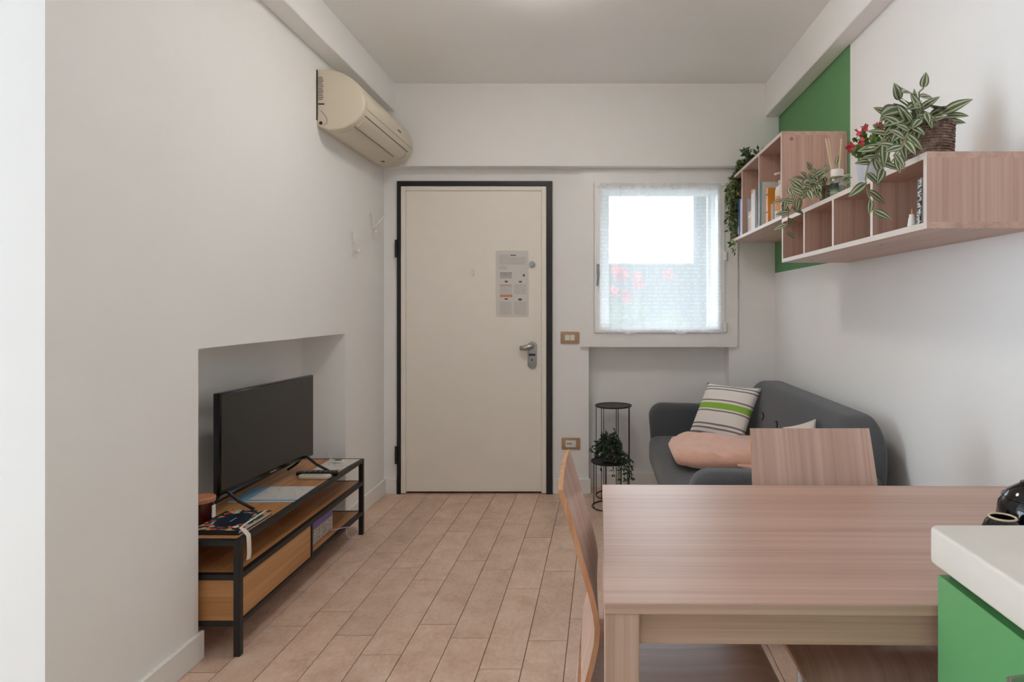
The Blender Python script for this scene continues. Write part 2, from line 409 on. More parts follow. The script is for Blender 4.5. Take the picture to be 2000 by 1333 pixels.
w3 = sempty('window_2', (XFAR-0.08, LY0, LZ0_))
f = B()
for (a, b_, c0, d0) in ((LY0, LY0+.06, LZ0_, LZ1_), (LY1-.06, LY1, LZ0_, LZ1_), (LY0+.06, LY1-.06, LZ0_, LZ0_+.06), (LY0+.06, LY1-.06, LZ1_-.06, LZ1_), (0.37, 0.43, LZ0_+.06, LZ1_-.06)):
    box(f, XFAR-0.11, XFAR-0.05, a, b_, c0, d0)
obj('frame', f, 'trim', w3)
f = B(); box(f, XFAR-0.084, XFAR-0.076, LY0+.06, LY1-.06, LZ0_+.06, LZ1_-.06); obj('pane', f, 'glass', w3)
w = B(); box(w, XFAR, XR, YREAR-0.15, YREAR, 0, ZC); struct(obj('wall_rear', w, 'wall'))

# back wall: door opening, window opening, shallow recess below the window, beam above
DX0, DX1, DZ = -1.330, -0.267, 2.144
NX0, NX1, NZT, NYB = -0.0176, 0.945, 1.012, 4.452
WX0, WX1, WZ0, WZ1 = 0.050, 0.868, 1.130, 2.100      # clear opening behind the sash
w = B(); T = 4.62
box(w, XL, DX0, YW, T, 0, ZC); box(w, DX0, DX1, YW, T, DZ, ZC); box(w, DX0, DX1, YW+0.10, T, 0, DZ)
box(w, DX1, NX0, YW, T, 0, ZC)
box(w, NX0, NX1, NYB, T, 0, NZT)
box(w, NX0, WX0, YW, T, NZT, ZC); box(w, WX1, NX1, YW, T, NZT, ZC)
box(w, WX0, WX1, YW, T, NZT, WZ0); box(w, WX0, WX1, YW, T, WZ1, ZC)
box(w, NX1, XR, YW, T, 0, ZC)
struct(obj('wall_back', w, 'wall'))
w = B(); box(w, XL, XR, BEAM, YW, 2.228, ZC, 0.004, 1); struct(obj('trim_1', w, 'wall'))             # beam over door and window
w = B(); box(w, XL, XL+0.108, YEND-0.0, BEAM, 2.595, ZC, 0.004, 1); struct(obj('trim_2', w, 'wall'))     # beam along the left wall
w = B(); box(w, 1.168, XR, YREAR, BEAM, 2.560, ZC, 0.004, 1); struct(obj('trim_3', w, 'wall'))      # beam along the right wall

def base(name, segs):
    b = B()
    for s in segs: box(b, s[0], s[1], s[2], s[3], 0, 0.102, 0.003, 1)
    return struct(obj(name, b, 'trim'))
base('baseboard_left', [(XL, XL+0.016, YEND+0.002, NY0+0.012), (XL, XL+0.016, NY1-0.012, YW)])
base('baseboard_niche', [(NX, XL+0.016, NY1-0.014, NY1)])
base('baseboard_back', [(XL+0.016, DX0-0.004, YW-0.016, YW), (DX1+0.004, NX0+0.014, YW-0.016, YW), (NX0, NX1, NYB-0.014, NYB), (NX1-0.014, XR, YW-0.016, YW)])
base('baseboard_right', [(XR-0.016, XR, 1.15, YW-0.016)])

# ------------------------------------------------------------------ door
d1 = sempty('door_1', ((DX0+DX1)/2, YW, 0))
b = B(); FY0, FY1 = YW-0.022, YW+0.10
box(b, DX0, -1.306, FY0, FY1, 0, DZ); box(b, -0.307, DX1, FY0, FY1, 0, DZ); box(b, -1.306, -0.307, FY0, FY1, 2.112, DZ)
obj('frame', b, 'black_metal', d1)
b = B(); box(b, -1.306, -0.307, YW+0.02, YW+0.05, 0.0, 0.03); obj('threshold', b, 'black_metal', d1)
b = B(); box(b, -1.270, -0.343, YW-0.012, YW+0.04, 0.016, 2.078, 0.002, 1); leaf_ = obj('door_leaf', b, 'door_white', d1)
b = B()
box(b, -1.305, -1.271, YW-0.018, YW+0.04, 0.004, 2.110, 0.003, 1); box(b, -0.342, -0.308, YW-0.018, YW+0.04, 0.004, 2.110, 0.003, 1)
box(b, -1.271, -0.342, YW-0.018, YW+0.04, 2.079, 2.110, 0.003, 1); obj('edge_trim', b, 'door_white', d1)
for z in (1.68, 0.27):
    b = B(); tube(b, [(-1.333, YW-0.03, z-0.06), (-1.333, YW-0.03, z+0.06)], 0.009, 10); obj('hinge', b, 'black_metal', d1, True)
# lock plate and lever
b = B(); pc = (-0.405, 0.93)
prism(b, rrect(pc[0]-0.031, pc[0]+0.031, 0.862, 1.045, 0.030, 8), 'y', YW-0.024, YW-0.012, 0.003, 2)
plate = obj('lock_plate', b, 'plate_grey', d1, True)
b = B(); box(b, pc[0]-0.022, pc[0]+0.022, YW-0.0265, YW-0.023, 0.948, 0.962); obj('key_slot', b, 'black_gloss', plate)
b = B(); lathe(b, [(0, 0), (0.006, 0), (0.006, 0.003), (0, 0.003)], n=12)
bmesh.ops.rotate(b, verts=b.verts[:], matrix=Matrix.Rotation(PI/2, 3, 'X')); bmesh.ops.translate(b, verts=b.verts[:], vec=(pc[0], YW-0.023, 0.920)); obj('key_hole', b, 'black_metal', plate)
b = B(); tube(b, [(pc[0], YW-0.024, 1.016), (pc[0], YW-0.058, 1.016)], 0.014, 14)
tube(b, [(pc[0]+0.010, YW-0.058, 1.016), (pc[0]-0.01, YW-0.062, 1.014), (pc[0]-0.045, YW-0.064, 1.004), (pc[0]-0.078, YW-0.062, 1.000)], 0.016, 14, rads=[0.015, 0.017, 0.019, 0.017])
lathe(b, [(0, 0)], n=4) if False else None
obj('door_handle', b, 'steel', d1, 'all')
b = B()
for r_, y0, y1 in ((0.021, 0.012, 0.026), (0.014, 0.026, 0.040)):
    tube(b, [(-0.405, YW-y0, 1.575), (-0.405, YW-y1, 1.575)], r_, 20)
obj('lock_knob', b, 'plate_grey', d1, True)
b = B(); prism(b, rrect(-0.822, -0.802, 1.493, 1.540, 0.009, 6), 'y', YW-0.018, YW-0.012, 0.002, 1)
obj('peephole_cover', b, 'white_plastic', d1, True)

def printed(name, w_, h_, kind):
    """paper with lines of print, in local x (width) and z (height)"""
    m, nt, b = nodes(name); setb(b, None, 0.7, 0, 0.2)
    tc = nn(nt, 'ShaderNodeTexCoord'); sep = nn(nt, 'ShaderNodeSeparateXYZ'); nt.links.new(tc.outputs['Object'], sep.inputs[0])
    def mth(op, a, v=0.0):
        k = nn(nt, 'ShaderNodeMath', operation=op)
        nt.links.new(a, k.inputs[0])
        if isinstance(v, (int, float)): k.inputs[1].default_value = v
        else: nt.links.new(v, k.inputs[1])
        return k.outputs[0]
    U = mth('ADD', mth('DIVIDE', sep.outputs['X'], w_), 0.5); V = mth('ADD', mth('DIVIDE', sep.outputs['Z'], h_), 0.5)
    def rect(u0, u1, v0, v1):
        r = mth('MULTIPLY', mth('GREATER_THAN', U, u0), mth('LESS_THAN', U, u1))
        return mth('MULTIPLY', r, mth('MULTIPLY', mth('GREATER_THAN', V, v0), mth('LESS_THAN', V, v1)))
    mpn = objmap(nt, (260, 1, 130)); n = noise(nt, mpn.outputs['Vector'], 1.0, 2)
    rows = mth('LESS_THAN', mth('FRACT', mth('MULTIPLY', sep.outputs['Z'], 130.0)), 0.5)
    ink = mth('MULTIPLY', rows, mth('GREATER_THAN', n.outputs['Fac'], 0.42))
    colr = None
    base_c = rgb(214, 210, 206)
    cur = None
    def over(mask, colour):
        nonlocal cur
        mx = nn(nt, 'ShaderNodeMix', data_type='RGBA'); nt.links.new(mask, mx.inputs['Factor'])
        if cur is None: mx.inputs[6].default_value = base_c
        else: nt.links.new(cur, mx.inputs[6])
        mx.inputs[7].default_value = colour; cur = mx.outputs[2]
    for r in kind:
        mask = rect(*r[0])
        if r[1] == 'text': mask = mth('MULTIPLY', mask, ink)
        over(mask, r[2])
    nt.links.new(cur, b.inputs['Base Color']); return m
GRY = rgb(184, 179, 176); DK = rgb(96, 92, 92); ORG = rgb(206, 140, 110)
def sheet(name, x0, x1, z0, z1, y, mat, label, cat, group=None):
    bm = B(); box(bm, -(x1-x0)/2, (x1-x0)/2, -0.0006, 0.0006, -(z1-z0)/2, (z1-z0)/2)
    o = obj(name, bm, mat); o.location = ((x0+x1)/2, y, (z0+z1)/2); return tag(o, label, cat, group)
m1 = printed('typed_notice', .225, .17, [((.10, .40, .55, .80), 'text', GRY), ((.10, .92, .40, .72), 'text', GRY), ((.45, .62, .76, .80), 'solid', DK), ((.10, .35, .2, .36), 'text', GRY)])
sheet('notice_sheet', -0.655, -0.432, 1.510, 1.668, YW-0.0135, m1, 'typed white notice sheet stuck highest on the entrance door', 'paper')
m2 = printed('instruction_notice', .225, .32, [((.12, .48, .84, .97), 'text', DK), ((.12, .48, .50, .72), 'text', GRY), ((.55, .92, .50, .72), 'text', GRY), ((.12, .46, .84, .9), 'solid', GRY),
    ((.12, .50, .44, .49), 'solid', ORG), ((.12, .48, .685, .70), 'solid', ORG), ((.12, .48, .06, .34), 'text', GRY), ((.55, .92, .06, .34), 'text', GRY),
    ((.27, .36, .755, .79), 'solid', DK), ((.70, .79, .75, .785), 'solid', DK), ((.26, .36, .385, .415), 'solid', DK), ((.68, .79, .365, .41), 'solid', DK), ((.82, .88, .88, .93), 'solid', DK)])
sheet('notice_sheet', -0.652, -0.430, 1.218, 1.520, YW-0.0152, m2, 'instruction sheet with orange headings on the door, below the typed notice', 'paper')

# wall plates beside the door
def plate_(name, px, py, label, cat, socket):
    p = P(px, py, YW-0.004)
    t = thing(name, label, cat, (p.x, YW, p.z))
    b = B(); prism(b, rrect(-0.064, 0.064, -0.041, 0.041, 0.008, 4), 'y', -0.010, 0, 0.003, 2); obj('cover_plate', b, 'tan_plastic', t, True, True)
    if socket:
        b = B(); box(b, -0.036, 0.036, -0.0125, -0.008, -0.024, 0.024, 0.002, 1); k = obj('socket_module', b, 'white_plastic', t, True, True)
        for xx in (-0.024, -0.012, 0.0):
            h = B(); tube(h, [(xx, -0.0124, 0.001), (xx, -0.0132, 0.001)], 0.0042, 10); obj('pin_hole', h, 'black_gloss', k, False, True)
    else:
        for s in (-1, 1):
            b = B(); box(b, s*0.0175-0.0165, s*0.0175+0.0165, -0.014, -0.008, -0.020, 0.020, 0.002, 1); obj('rocker', b, 'white_plastic', t, True, True)
plate_('light_switch', 1113, 660, 'tan framed light switch with two white rockers beside the door', 'switch', False)
plate_('power_socket', 1115, 867, 'tan framed wall socket low on the wall beside the door', 'socket', True)

# ------------------------------------------------------------------ window, curtain, courtyard behind it
w1 = sempty('window_1', ((WX0+WX1)/2, YW, 1.0))
b = B(); CX0, CX1, CZ0, CZ1 = -0.075, 1.000, 1.008, 2.226; SX0, SX1, SZ0, SZ1 = 0.0176, 0.911, 1.104, 2.129
for (a, e, g, h) in ((CX0, SX0, CZ0, CZ1), (SX1, CX1, CZ0, CZ1), (SX0, SX1, CZ0, SZ0), (SX0, SX1, SZ1, CZ1)): box(b, a, e, YW-0.024, YW, g, h)
obj('casing', b, 'window_white', w1)
b = B(); GX0, GX1, GZ0, GZ1 = 0.062, 0.862, 1.140, 2.090
for (a, e, g, h) in ((SX0+.002, GX0, SZ0+.002, SZ1-.002), (GX1, SX1-.002, SZ0+.002, SZ1-.002), (GX0, GX1, SZ0+.002, GZ0), (GX0, GX1, GZ1, SZ1-.002)): box(b, a, e, YW-0.034, YW+0.05, g, h)
sash = obj('sash', b, 'window_white', w1)
b = B(); box(b, GX0, GX1, YW+0.005, YW+0.015, GZ0, GZ1); obj('pane', b, 'glass', sash)
b = B(); box(b, WX0+0.001, 0.128, YW+0.26, YW+0.29, WZ0+.001, WZ1-.001); box(b, 0.845, WX1-0.001, YW+0.26, YW+0.29, WZ0+.001, WZ1-.001); obj('outer_guide', b, 'window_white', w1)
b = B(); box(b, 0.036, 0.058, YW-0.040, YW-0.033, 1.500, 1.575, 0.002, 1)
tube(b, [(0.047, YW-0.036, 1.545), (0.047, YW-0.058, 1.545)], 0.008, 10)
tube(b, [(0.047, YW-0.058, 1.552), (0.049, YW-0.060, 1.51), (0.046, YW-0.060, 1.46), (0.040, YW-0.058, 1.425)], 0.008, 10, rads=[0.008, 0.009, 0.009, 0.006]); obj('window_handle', b, 'plate_grey', w1, True)
for z0, z1 in ((1.113, 1.175), (2.05, 2.11), (1.60, 1.66)):
    b = B(); tube(b, [(0.917, YW-0.036, z0), (0.917, YW-0.036, z1)], 0.009, 10); obj('hinge', b, 'white_plastic', w1, True)

def curtain():
    t = thing('sheer_curtain', 'white sheer voile curtain with woven dashes hung on the small window', 'curtain', (0.459, YW-0.045, 1.12))
    bm = B(); nx, nz = 90, 40; x0, x1, z0, z1 = -0.400, 0.418, -0.002, 1.000
    random.seed(3); ph = [random.uniform(0, 6) for _ in range(4)]
    g = []
    for i in range(nx+1):
        u = i/nx; row = []
        for j in range(nz+1):
            v = j/nz
            x = x0+(x1-x0)*u; hem = 0.010*math.sin(u*14+ph[0])+0.006*math.sin(u*31+ph[1])
            z = z0+(z1-z0)*v+hem*(1-v)**3
            amp = 0.003+0.003*v**4
            y = -0.004-amp*(1+math.sin(u*34+ph[2]+0.6*v))-0.002*(1+math.sin(u*71+ph[3]))-0.004*max(0, (0.06-v)/0.06)*math.sin(u*25)
            x += 0.010*(1-v)*(u-0.3)*1.5
            row.append(bm.verts.new((x, y, z)))
        g.append(row)
    for i in range(nx):
        for j in range(nz): bm.faces.new((g[i][j], g[i+1][j], g[i+1][j+1], g[i][j+1]))
    obj('voile', bm, 'curtain', t, 'all', True)
    # folded hem and gathered heading: second layers of the cloth
    for (va, vb, dy, nm) in ((-0.004, 0.052, -0.017, 'hem'), (0.955, 1.004, -0.016, 'heading')):
        bm = B(); prev = None
        for i in range(nx+1):
            u = i/nx; x = x0+(x1-x0)*u+0.010*(1-va)*(u-0.3)*1.5
            hem = 0.010*math.sin(u*14+ph[0])+0.006*math.sin(u*31+ph[1]) if va < 0.5 else 0.002*math.sin(u*60)
            y = dy-0.0025*math.sin(u*71+ph[3])
            a = bm.verts.new((x, y, z0+(z1-z0)*va+hem)); c_ = bm.verts.new((x, y, z0+(z1-z0)*vb+hem*0.8))
            if prev: bm.faces.new((prev[0], a, c_, prev[1]))
            prev = (a, c_)
        obj(nm, bm, 'curtain', t, 'all', True)
    bm = B(); tube(bm, [(x0-0.02, -0.004, 0.985), (x1+0.03, -0.004, 0.985)], 0.004, 8); obj('rod', bm, 'white_plastic', t, True, True)
curtain()

b = B(); box(b, -6, 6, 4.63, 14, -0.12, 0.0); struct(obj('courtyard_ground', b, 'ground'))
b = B(); box(b, -3.0, 3.5, 7.0, 7.2, 0, 1.775, 0.01, 1); tag(obj('garden_wall', b, 'outer_wall'), 'grey rendered courtyard wall seen faintly through the curtain', 'garden wall')
b = B(); box(b, 1.10, 1.42, 6.55, 6.75, 0, 3.4, 0.01, 1); tag(obj('gate_post', b, 'outer_wall'), 'tall grey post at the right, behind the curtained window', 'post')
def blob_leaves(bm, centre, rad, n, size, mi=0, seed=1):
    rnd = random.Random(seed)
    for _ in range(n):
        v = Vector((rnd.gauss(0, 1), rnd.gauss(0, 1), rnd.gauss(0, 1))).normalized()*rnd.uniform(0.55, 1)
        p = Vector(centre)+Vector((v.x*rad[0], v.y*rad[1], v.z*rad[2]))
        q = Euler((rnd.uniform(-1.2, 1.2), rnd.uniform(-1.2, 1.2), rnd.uniform(0, 6.3))).to_matrix(); s = size*rnd.uniform(0.7, 1.3)
        vs = [bm.verts.new(p+q @ Vector(k)*s) for k in ((0, -1, 0), (0.5, 0, 0.12), (0, 1, 0), (-0.5, 0, 0.12))]
        fc = bm.faces.new(vs); fc.material_index = mi
sh = thing('flowering_hedge', 'green hedge with pale red blooms behind the window curtain', 'hedge', (0.6, 5.9, 0))
b = B()
for i, (x, z, r) in enumerate(((0.15, 0.75, .33), (0.55, 0.70, .36), (0.95, 0.62, .33), (0.35, 1.12, .22), (0.75, 1.02, .2))): blob_leaves(b, (x, 5.9, z), (r, .28, r*1.2), 420, 0.035, 0, i)
lv = obj('foliage', b, 'shrub', sh); lv['kind'] = 'stuff'
for i, (px, py) in enumerate(((1200, 570), (1215, 535), (1245, 545), (1247, 555), (1305, 537), (1225, 580), (1205, 532))):
    p = P(px, py, 5.62); b = B(); blob_leaves(b, p, (.05, .04, .055), 40, 0.03, 0, 50+i); obj('bloom', b, 'petal', sh)
b = B()
for x in (0.2, 0.55, 0.9): tube(b, [(x, 5.9, 0), (x+0.02, 5.9, 0.6)], 0.02, 6)
obj('stem', b, 'stem', sh)

# ------------------------------------------------------------------ air conditioner on the left wall
def aircon():
    y0, y1 = 3.245, 4.135
    t = thing('air_conditioner', 'cream wall-mounted split air conditioner under the left ceiling beam', 'air conditioner', (XL, (y0+y1)/2, 2.20))
    prof = [(0.0, 2.222), (0.0, 2.512), (0.050, 2.515), (0.100, 2.508), (0.150, 2.487), (0.195, 2.452), (0.230, 2.405), (0.246, 2.360), (0.246, 2.320), (0.236, 2.285), (0.215, 2.255), (0.180, 2.228), (0.130, 2.206), (0.06, 2.198)]
    def smooth(pts, n=4):
        out = []
        for i in range(len(pts)-1):
            p0, p1, p2, p3 = pts[max(i-1, 0)], pts[i], pts[i+1], pts[min(i+2, len(pts)-1)]
            for k in range(n):
                t_ = k/n
                out.append(tuple(0.5*((2*b_)+(c_-a_)*t_+(2*a_-5*b_+4*c_-d_)*t_*t_+(3*b_-a_-3*c_+d_)*t_**3) for a_, b_, c_, d_ in zip(p0, p1, p2, p3)))
        return out+[pts[-1]]
    coarse = prof[1:]; prof = [prof[0]]+smooth(coarse, 4)
    def ix(k): return 1+(k-1)*4
    bm = B(); prism(bm, [(XL+d, z) for d, z in prof], 'y', y0, y1, 0.010, 3); obj('housing', bm, 'cream_plastic', t, True)
    def strip(a, b_, ya, yb, lift, name, mat, parent=t):
        pts = prof[a:b_+1]; bm = B(); g = []
        for (d, z) in pts:
            # outward normal from profile centre
            n_ = Vector((d-0.09, z-2.36)).normalized(); g.append(((d+n_.x*lift, z+n_.y*lift), (d-n_.x*0.004, z-n_.y*0.004)))
        ol = [q[0] for q in g]+[q[1] for q in reversed(g)]
        prism(bm, [(XL+d, z) for d, z in ol], 'y', ya, yb, 0.0012, 1); return obj(name, bm, mat, parent, True)
    fp = strip(ix(2), ix(8), y0+0.035, y1-0.035, 0.004, 'front_panel', 'cream_plastic')
    strip(ix(9)+1, ix(11)-1, y0+0.05, y1-0.10, 0.005, 'air_flap', 'cream_plastic')
    strip(ix(11)+1, ix(12)+2, y0+0.06, y1-0.20, 0.003, 'lower_grille', 'cream_plastic')
    for kk, ya, yb in ((ix(9), y0+0.04, y1-0.09), (ix(11), y0+0.04, y1-0.20)):
        d, z = prof[kk]; n_ = Vector((d-0.09, z-2.36)).normalized()*0.0015
        bm = B(); tube(bm, [(XL+d+n_.x, ya, z+n_.y), (XL+d+n_.x, yb, z+n_.y)], 0.0022, 6); obj('panel_gap', bm, 'cream_dark', t, 'all')
    d, z = prof[ix(10)]; n_ = Vector((d-0.09, z-2.36)).normalized()*0.0045
    bm = B(); tube(bm, [(XL+prof[k][0]+n_.x, y1-0.105-0.02*abs(k-ix(10))/4, prof[k][1]+n_.y) for k in range(ix(9)+1, ix(11))], 0.002, 6); obj('flap_end', bm, 'cream_dark', t, 'all')
    bm = B(); box(bm, XL+0.242, XL+0.2535, 3.80, 3.855, 2.352, 2.362); obj('badge', bm, 'cream_dark', t)
    bm = B(); box(bm, XL+0.10, XL+0.118, 3.93, 3.96, 2.1975, 2.205); obj('receiver_window', bm, 'cream_dark', t)
    # side: row of vents, sticker, pipe knock-out
    for i in range(13):
        z = 2.470-i*0.0095; bm = B(); box(bm, XL+0.008, XL+0.030+0.008*((i*7) % 3)/3, y0-0.0012, y0+0.003, z, z+0.0042); obj('side_vent', bm, 'cream_dark', t)
    bm = B(); box(bm, XL+0.008, XL+0.040, y0-0.0012, y0+0.003, 2.330, 2.337); obj('side_slot', bm, 'black_metal', t)
    bm = B(); tube(bm, [(XL+0.022, y0-0.0015, 2.235), (XL+0.022, y0+0.003, 2.235)], 0.009, 14); obj('drain_port', bm, 'black_metal', t)
    bm = B(); tube(bm, [(XL+0.022, y0-0.0005, 2.300), (XL+0.052, y0-0.0005, 2.265), (XL+0.055, y0-0.0005, 2.235), (XL+0.035, y0-0.0005, 2.222)], 0.0012, 5); obj('pipe_cover_seam', bm, 'cream_dark', t)
    bm = B(); box(bm, XL, XL+0.003, y0-0.004, y0+0.02, 2.250, 2.512); obj('mounting_bracket', bm, 'black_metal', t)
aircon()

# flush opal ceiling lamp over the sitting area (just above the frame)
def ceiling_lamp():
    t = thing('ceiling_lamp', 'flat round opal ceiling lamp over the sitting area', 'lamp', (-0.26, 2.66, ZC))
    b = B(); lathe(b, [(0, 0), (0.070, 0), (0.074, -0.004), (0.074, -0.022), (0, -0.022)], n=32); obj('base', b, 'white_plastic', t, True, True)
    m = bpy.data.materials.new('opal_glass_lit'); m.use_nodes = True; bb = m.node_tree.nodes['Principled BSDF']
    setb(bb, (0.9, 0.88, 0.84, 1), 0.3); bb.inputs['Emission Color'].default_value = (1.0, 0.955, 0.90, 1); bb.inputs['Emission Strength'].default_value = 14.5
    b = B(); lathe(b, [(0.060, -0.020), (0.130, -0.026), (0.178, -0.038), (0.190, -0.050), (0.178, -0.062), (0.120, -0.075), (0, -0.080)], n=40); obj('diffuser', b, m, t, 'all', True)
ceiling_lamp()

# coat hooks
def hook(px, py, label):
    Y = F*XL/(px-CX); p = P(px, py, Y); p.x = XL
    t = thing('coat_hook', label, 'hook', (XL, Y, p.z), group='white wall hooks beside the door')
    bm = B(); prism(bm, rrect(-0.012, 0.012, -0.035, 0.050, 0.011, 6), 'x', 0, 0.008, 0.002, 1); obj('back_plate', bm, 'white_plastic', t, True, True)
    bm = B(); tube(bm, [(0.006, 0, 0.02), (0.035, 0, 0.035), (0.075, -0.002, 0.080), (0.095, -0.003, 0.105)], 0.0055, 8); obj('long_arm', bm, 'white_plastic', t, True, True)
    bm = B(); tube(bm, [(0.006, 0, 0.02), (0.012, -0.03, 0.06), (0.016, -0.055, 0.10)], 0.004, 8); obj('thin_arm', bm, 'white_plastic', t, True, True)
    bm = B(); tube(bm, [(0.006, 0, -0.012), (0.030, 0, -0.022), (0.038, 0, -0.012)], 0.005, 8); lathe(bm, [(0, -0.024), (0.010, -0.018), (0.013, -0.008), (0.010, 0.002), (0, 0.008)], 0.036, 0, 12); obj('knob', bm, 'white_plastic', t, 'all', True)
hook(690, 488, 'white double coat hook nearer the camera, on the left wall')
hook(725, 450, 'white double coat hook nearer the entrance door, on the left wall')

# ------------------------------------------------------------------ television stand
SX0_, SX1_, SY0, SY1, SH = -1.650, -1.283, 2.283, 3.535, 0.425
def tv_stand():
    t = thing('tv_stand', 'low oak television stand with black metal frame standing in the niche', 'tv stand', ((SX0_+SX1_)/2, (SY0+SY1)/2, 0))
    q = 0.024; zt, zm, zl = SH, 0.300, 0.130
    for x in (SX0_, SX1_-q):
        for y in (SY0, SY1-q):
            bm = B(); box(bm, x, x+q, y, y+q, 0, zt, 0.0015, 1); obj('leg', bm, 'black_metal', t)
    for z, hh in ((zt, 0.020), (zm, 0.020), (zl, 0.018)):
        for x in (SX0_, SX1_-q):
            bm = B(); box(bm, x+0.001, x+q-0.001, SY0+q, SY1-q, z-hh, z); obj('rail', bm, 'black_metal', t)
        for y in (SY0, SY1-q):
            bm = B(); box(bm, SX0_+q, SX1_-q, y+0.001, y+q-0.001, z-hh, z); obj('rail', bm, 'black_metal', t)
    bm = B(); box(bm, SX0_+q, SX1_-q, SY0+q, SY1-q, zt-0.016, zt+0.0005); obj('top_board', bm, 'oak_y', t)
    bm = B(); box(bm, SX0_+q, SX1_-q, SY0+q, SY1-q, zm-0.016, zm+0.0005); obj('shelf_board', bm, 'oak_y', t)
    bm = B(); box(bm, SX0_+q, SX1_-q, SY0+q, SY1-q, zl-0.016, zl+0.0005); obj('shelf_board', bm, 'oak_y', t)
    bm = B(); box(bm, SX0_+q, SX1_-q, SY0+0.006, SY0+0.018, zl, zm-0.020); obj('end_panel', bm, 'oak_x', t)
    yd = 2.875
    bm = B(); box(bm, SX0_+q, SX1_-0.002, yd, yd+0.014, zl, zm-0.020); obj('divider', bm, 'black_metal', t)
    bm = B(); box(bm, SX1_-0.022, SX1_-0.006, SY0+q+0.002, yd-0.002, zl+0.002, zm-0.022, 0.001, 1); dr = obj('drawer_front', bm, 'oak_y', t)
    bm = B(); box(bm, SX0_+q+0.03, SX1_-0.023, SY0+q+0.01, yd-0.012, zl+0.006, zm-0.04); obj('drawer_box', bm, 'oak_x', dr)
    bm = B(); box(bm, SX0_+0.002, SX0_+0.008, SY0+q, SY1-q, zl, zt-0.02); obj('back_panel', bm, 'black_metal', t)
    for y in (2.93,):
        bm = B(); box(bm, SX1_-0.05, SX1_-0.026, 3.30, 3.33, 0.10, 0.113); obj('foot_bracket', bm, 'black_metal', t)
tv_stand()

def television():
    a = Vector((-1.530, 2.570, 0)); c_ = Vector((-1.468, 3.297, 0)); mid = (a+c_)/2; L = (c_-a).length
    ang = math.atan2((c_-a).y, (c_-a).x)
    t = thing('television', 'black flat screen television on the low oak stand', 'television', (mid.x, mid.y, SH), ang)
    # local x along the screen (far end +), local -y towards the room
    h0, h1 = 0.075, 0.498
    bm = B(); box(bm, -L/2, L/2, -0.004, 0.026, h0, h1, 0.004, 2); obj('casing', bm, 'black_gloss', t, True, True)
    bm = B(); box(bm, -L/2+0.10, L/2-0.10, 0.024, 0.062, h0+0.02, h0+0.26, 0.012, 2); obj('rear_housing', bm, 'black_metal', t, True, True)
    m, nt, b = nodes('tv_screen_glass'); setb(b, rgb(34, 34, 33), 0.34, 0, 0.6)
    mp = objmap(nt, (1, 1, 1)); n = noise(nt, mp.outputs['Vector'], 2, 2); r = ramp(nt, n.outputs['Fac'], [(0, rgb(44, 43, 40)), (1, rgb(49, 48, 45))]); nt.links.new(r.outputs['Color'], b.inputs['Base Color'])
    bm = B(); box(bm, -L/2+0.008, L/2-0.008, -0.0055, -0.003, h0+0.020, h1-0.008); obj('screen', bm, m, t, False, True)
    bm = B(); box(bm, -0.02, 0.03, -0.0052, -0.0035, h0+0.006, h0+0.011); obj('logo_mark', bm, 'plate_grey', t, False, True)
    for s in (-1, 1):
        bm = B(); x = s*(L/2-0.055)
        tube(bm, [(x, 0.008, h0+0.01), (x, -0.05, 0.040), (x+0.0, -0.115, 0.009)], 0.007, 8)
        tube(bm, [(x, 0.012, h0+0.01), (x, 0.06, 0.040), (x, 0.105, 0.009)], 0.007, 8)
        obj('foot', bm, 'black_metal', t, True, True)
television()

# things on the television stand
ZT = SH+0.001
t = thing('lidded_candle_jar', 'dark red glass jar with wooden lid beside the television', 'candle jar', (-1.545, 2.480, ZT))
b = B(); lathe(b, [(0, 0), (0.040, 0), (0.045, 0.006), (0.046, 0.075), (0.044, 0.082), (0, 0.082)], n=28); obj('glass_body', b, 'red_glass', t, True, True)
b = B(); lathe(b, [(0, 0.082), (0.049, 0.082), (0.050, 0.086), (0.050, 0.098), (0.047, 0.101), (0, 0.101)], n=28); obj('lid', b, 'lid_wood', t, True, True)
b = B(); box(b, 0.047, 0.050, -0.012, 0.010, 0.020, 0.068); obj('paper_tag', b, 'paper', t, False, True)

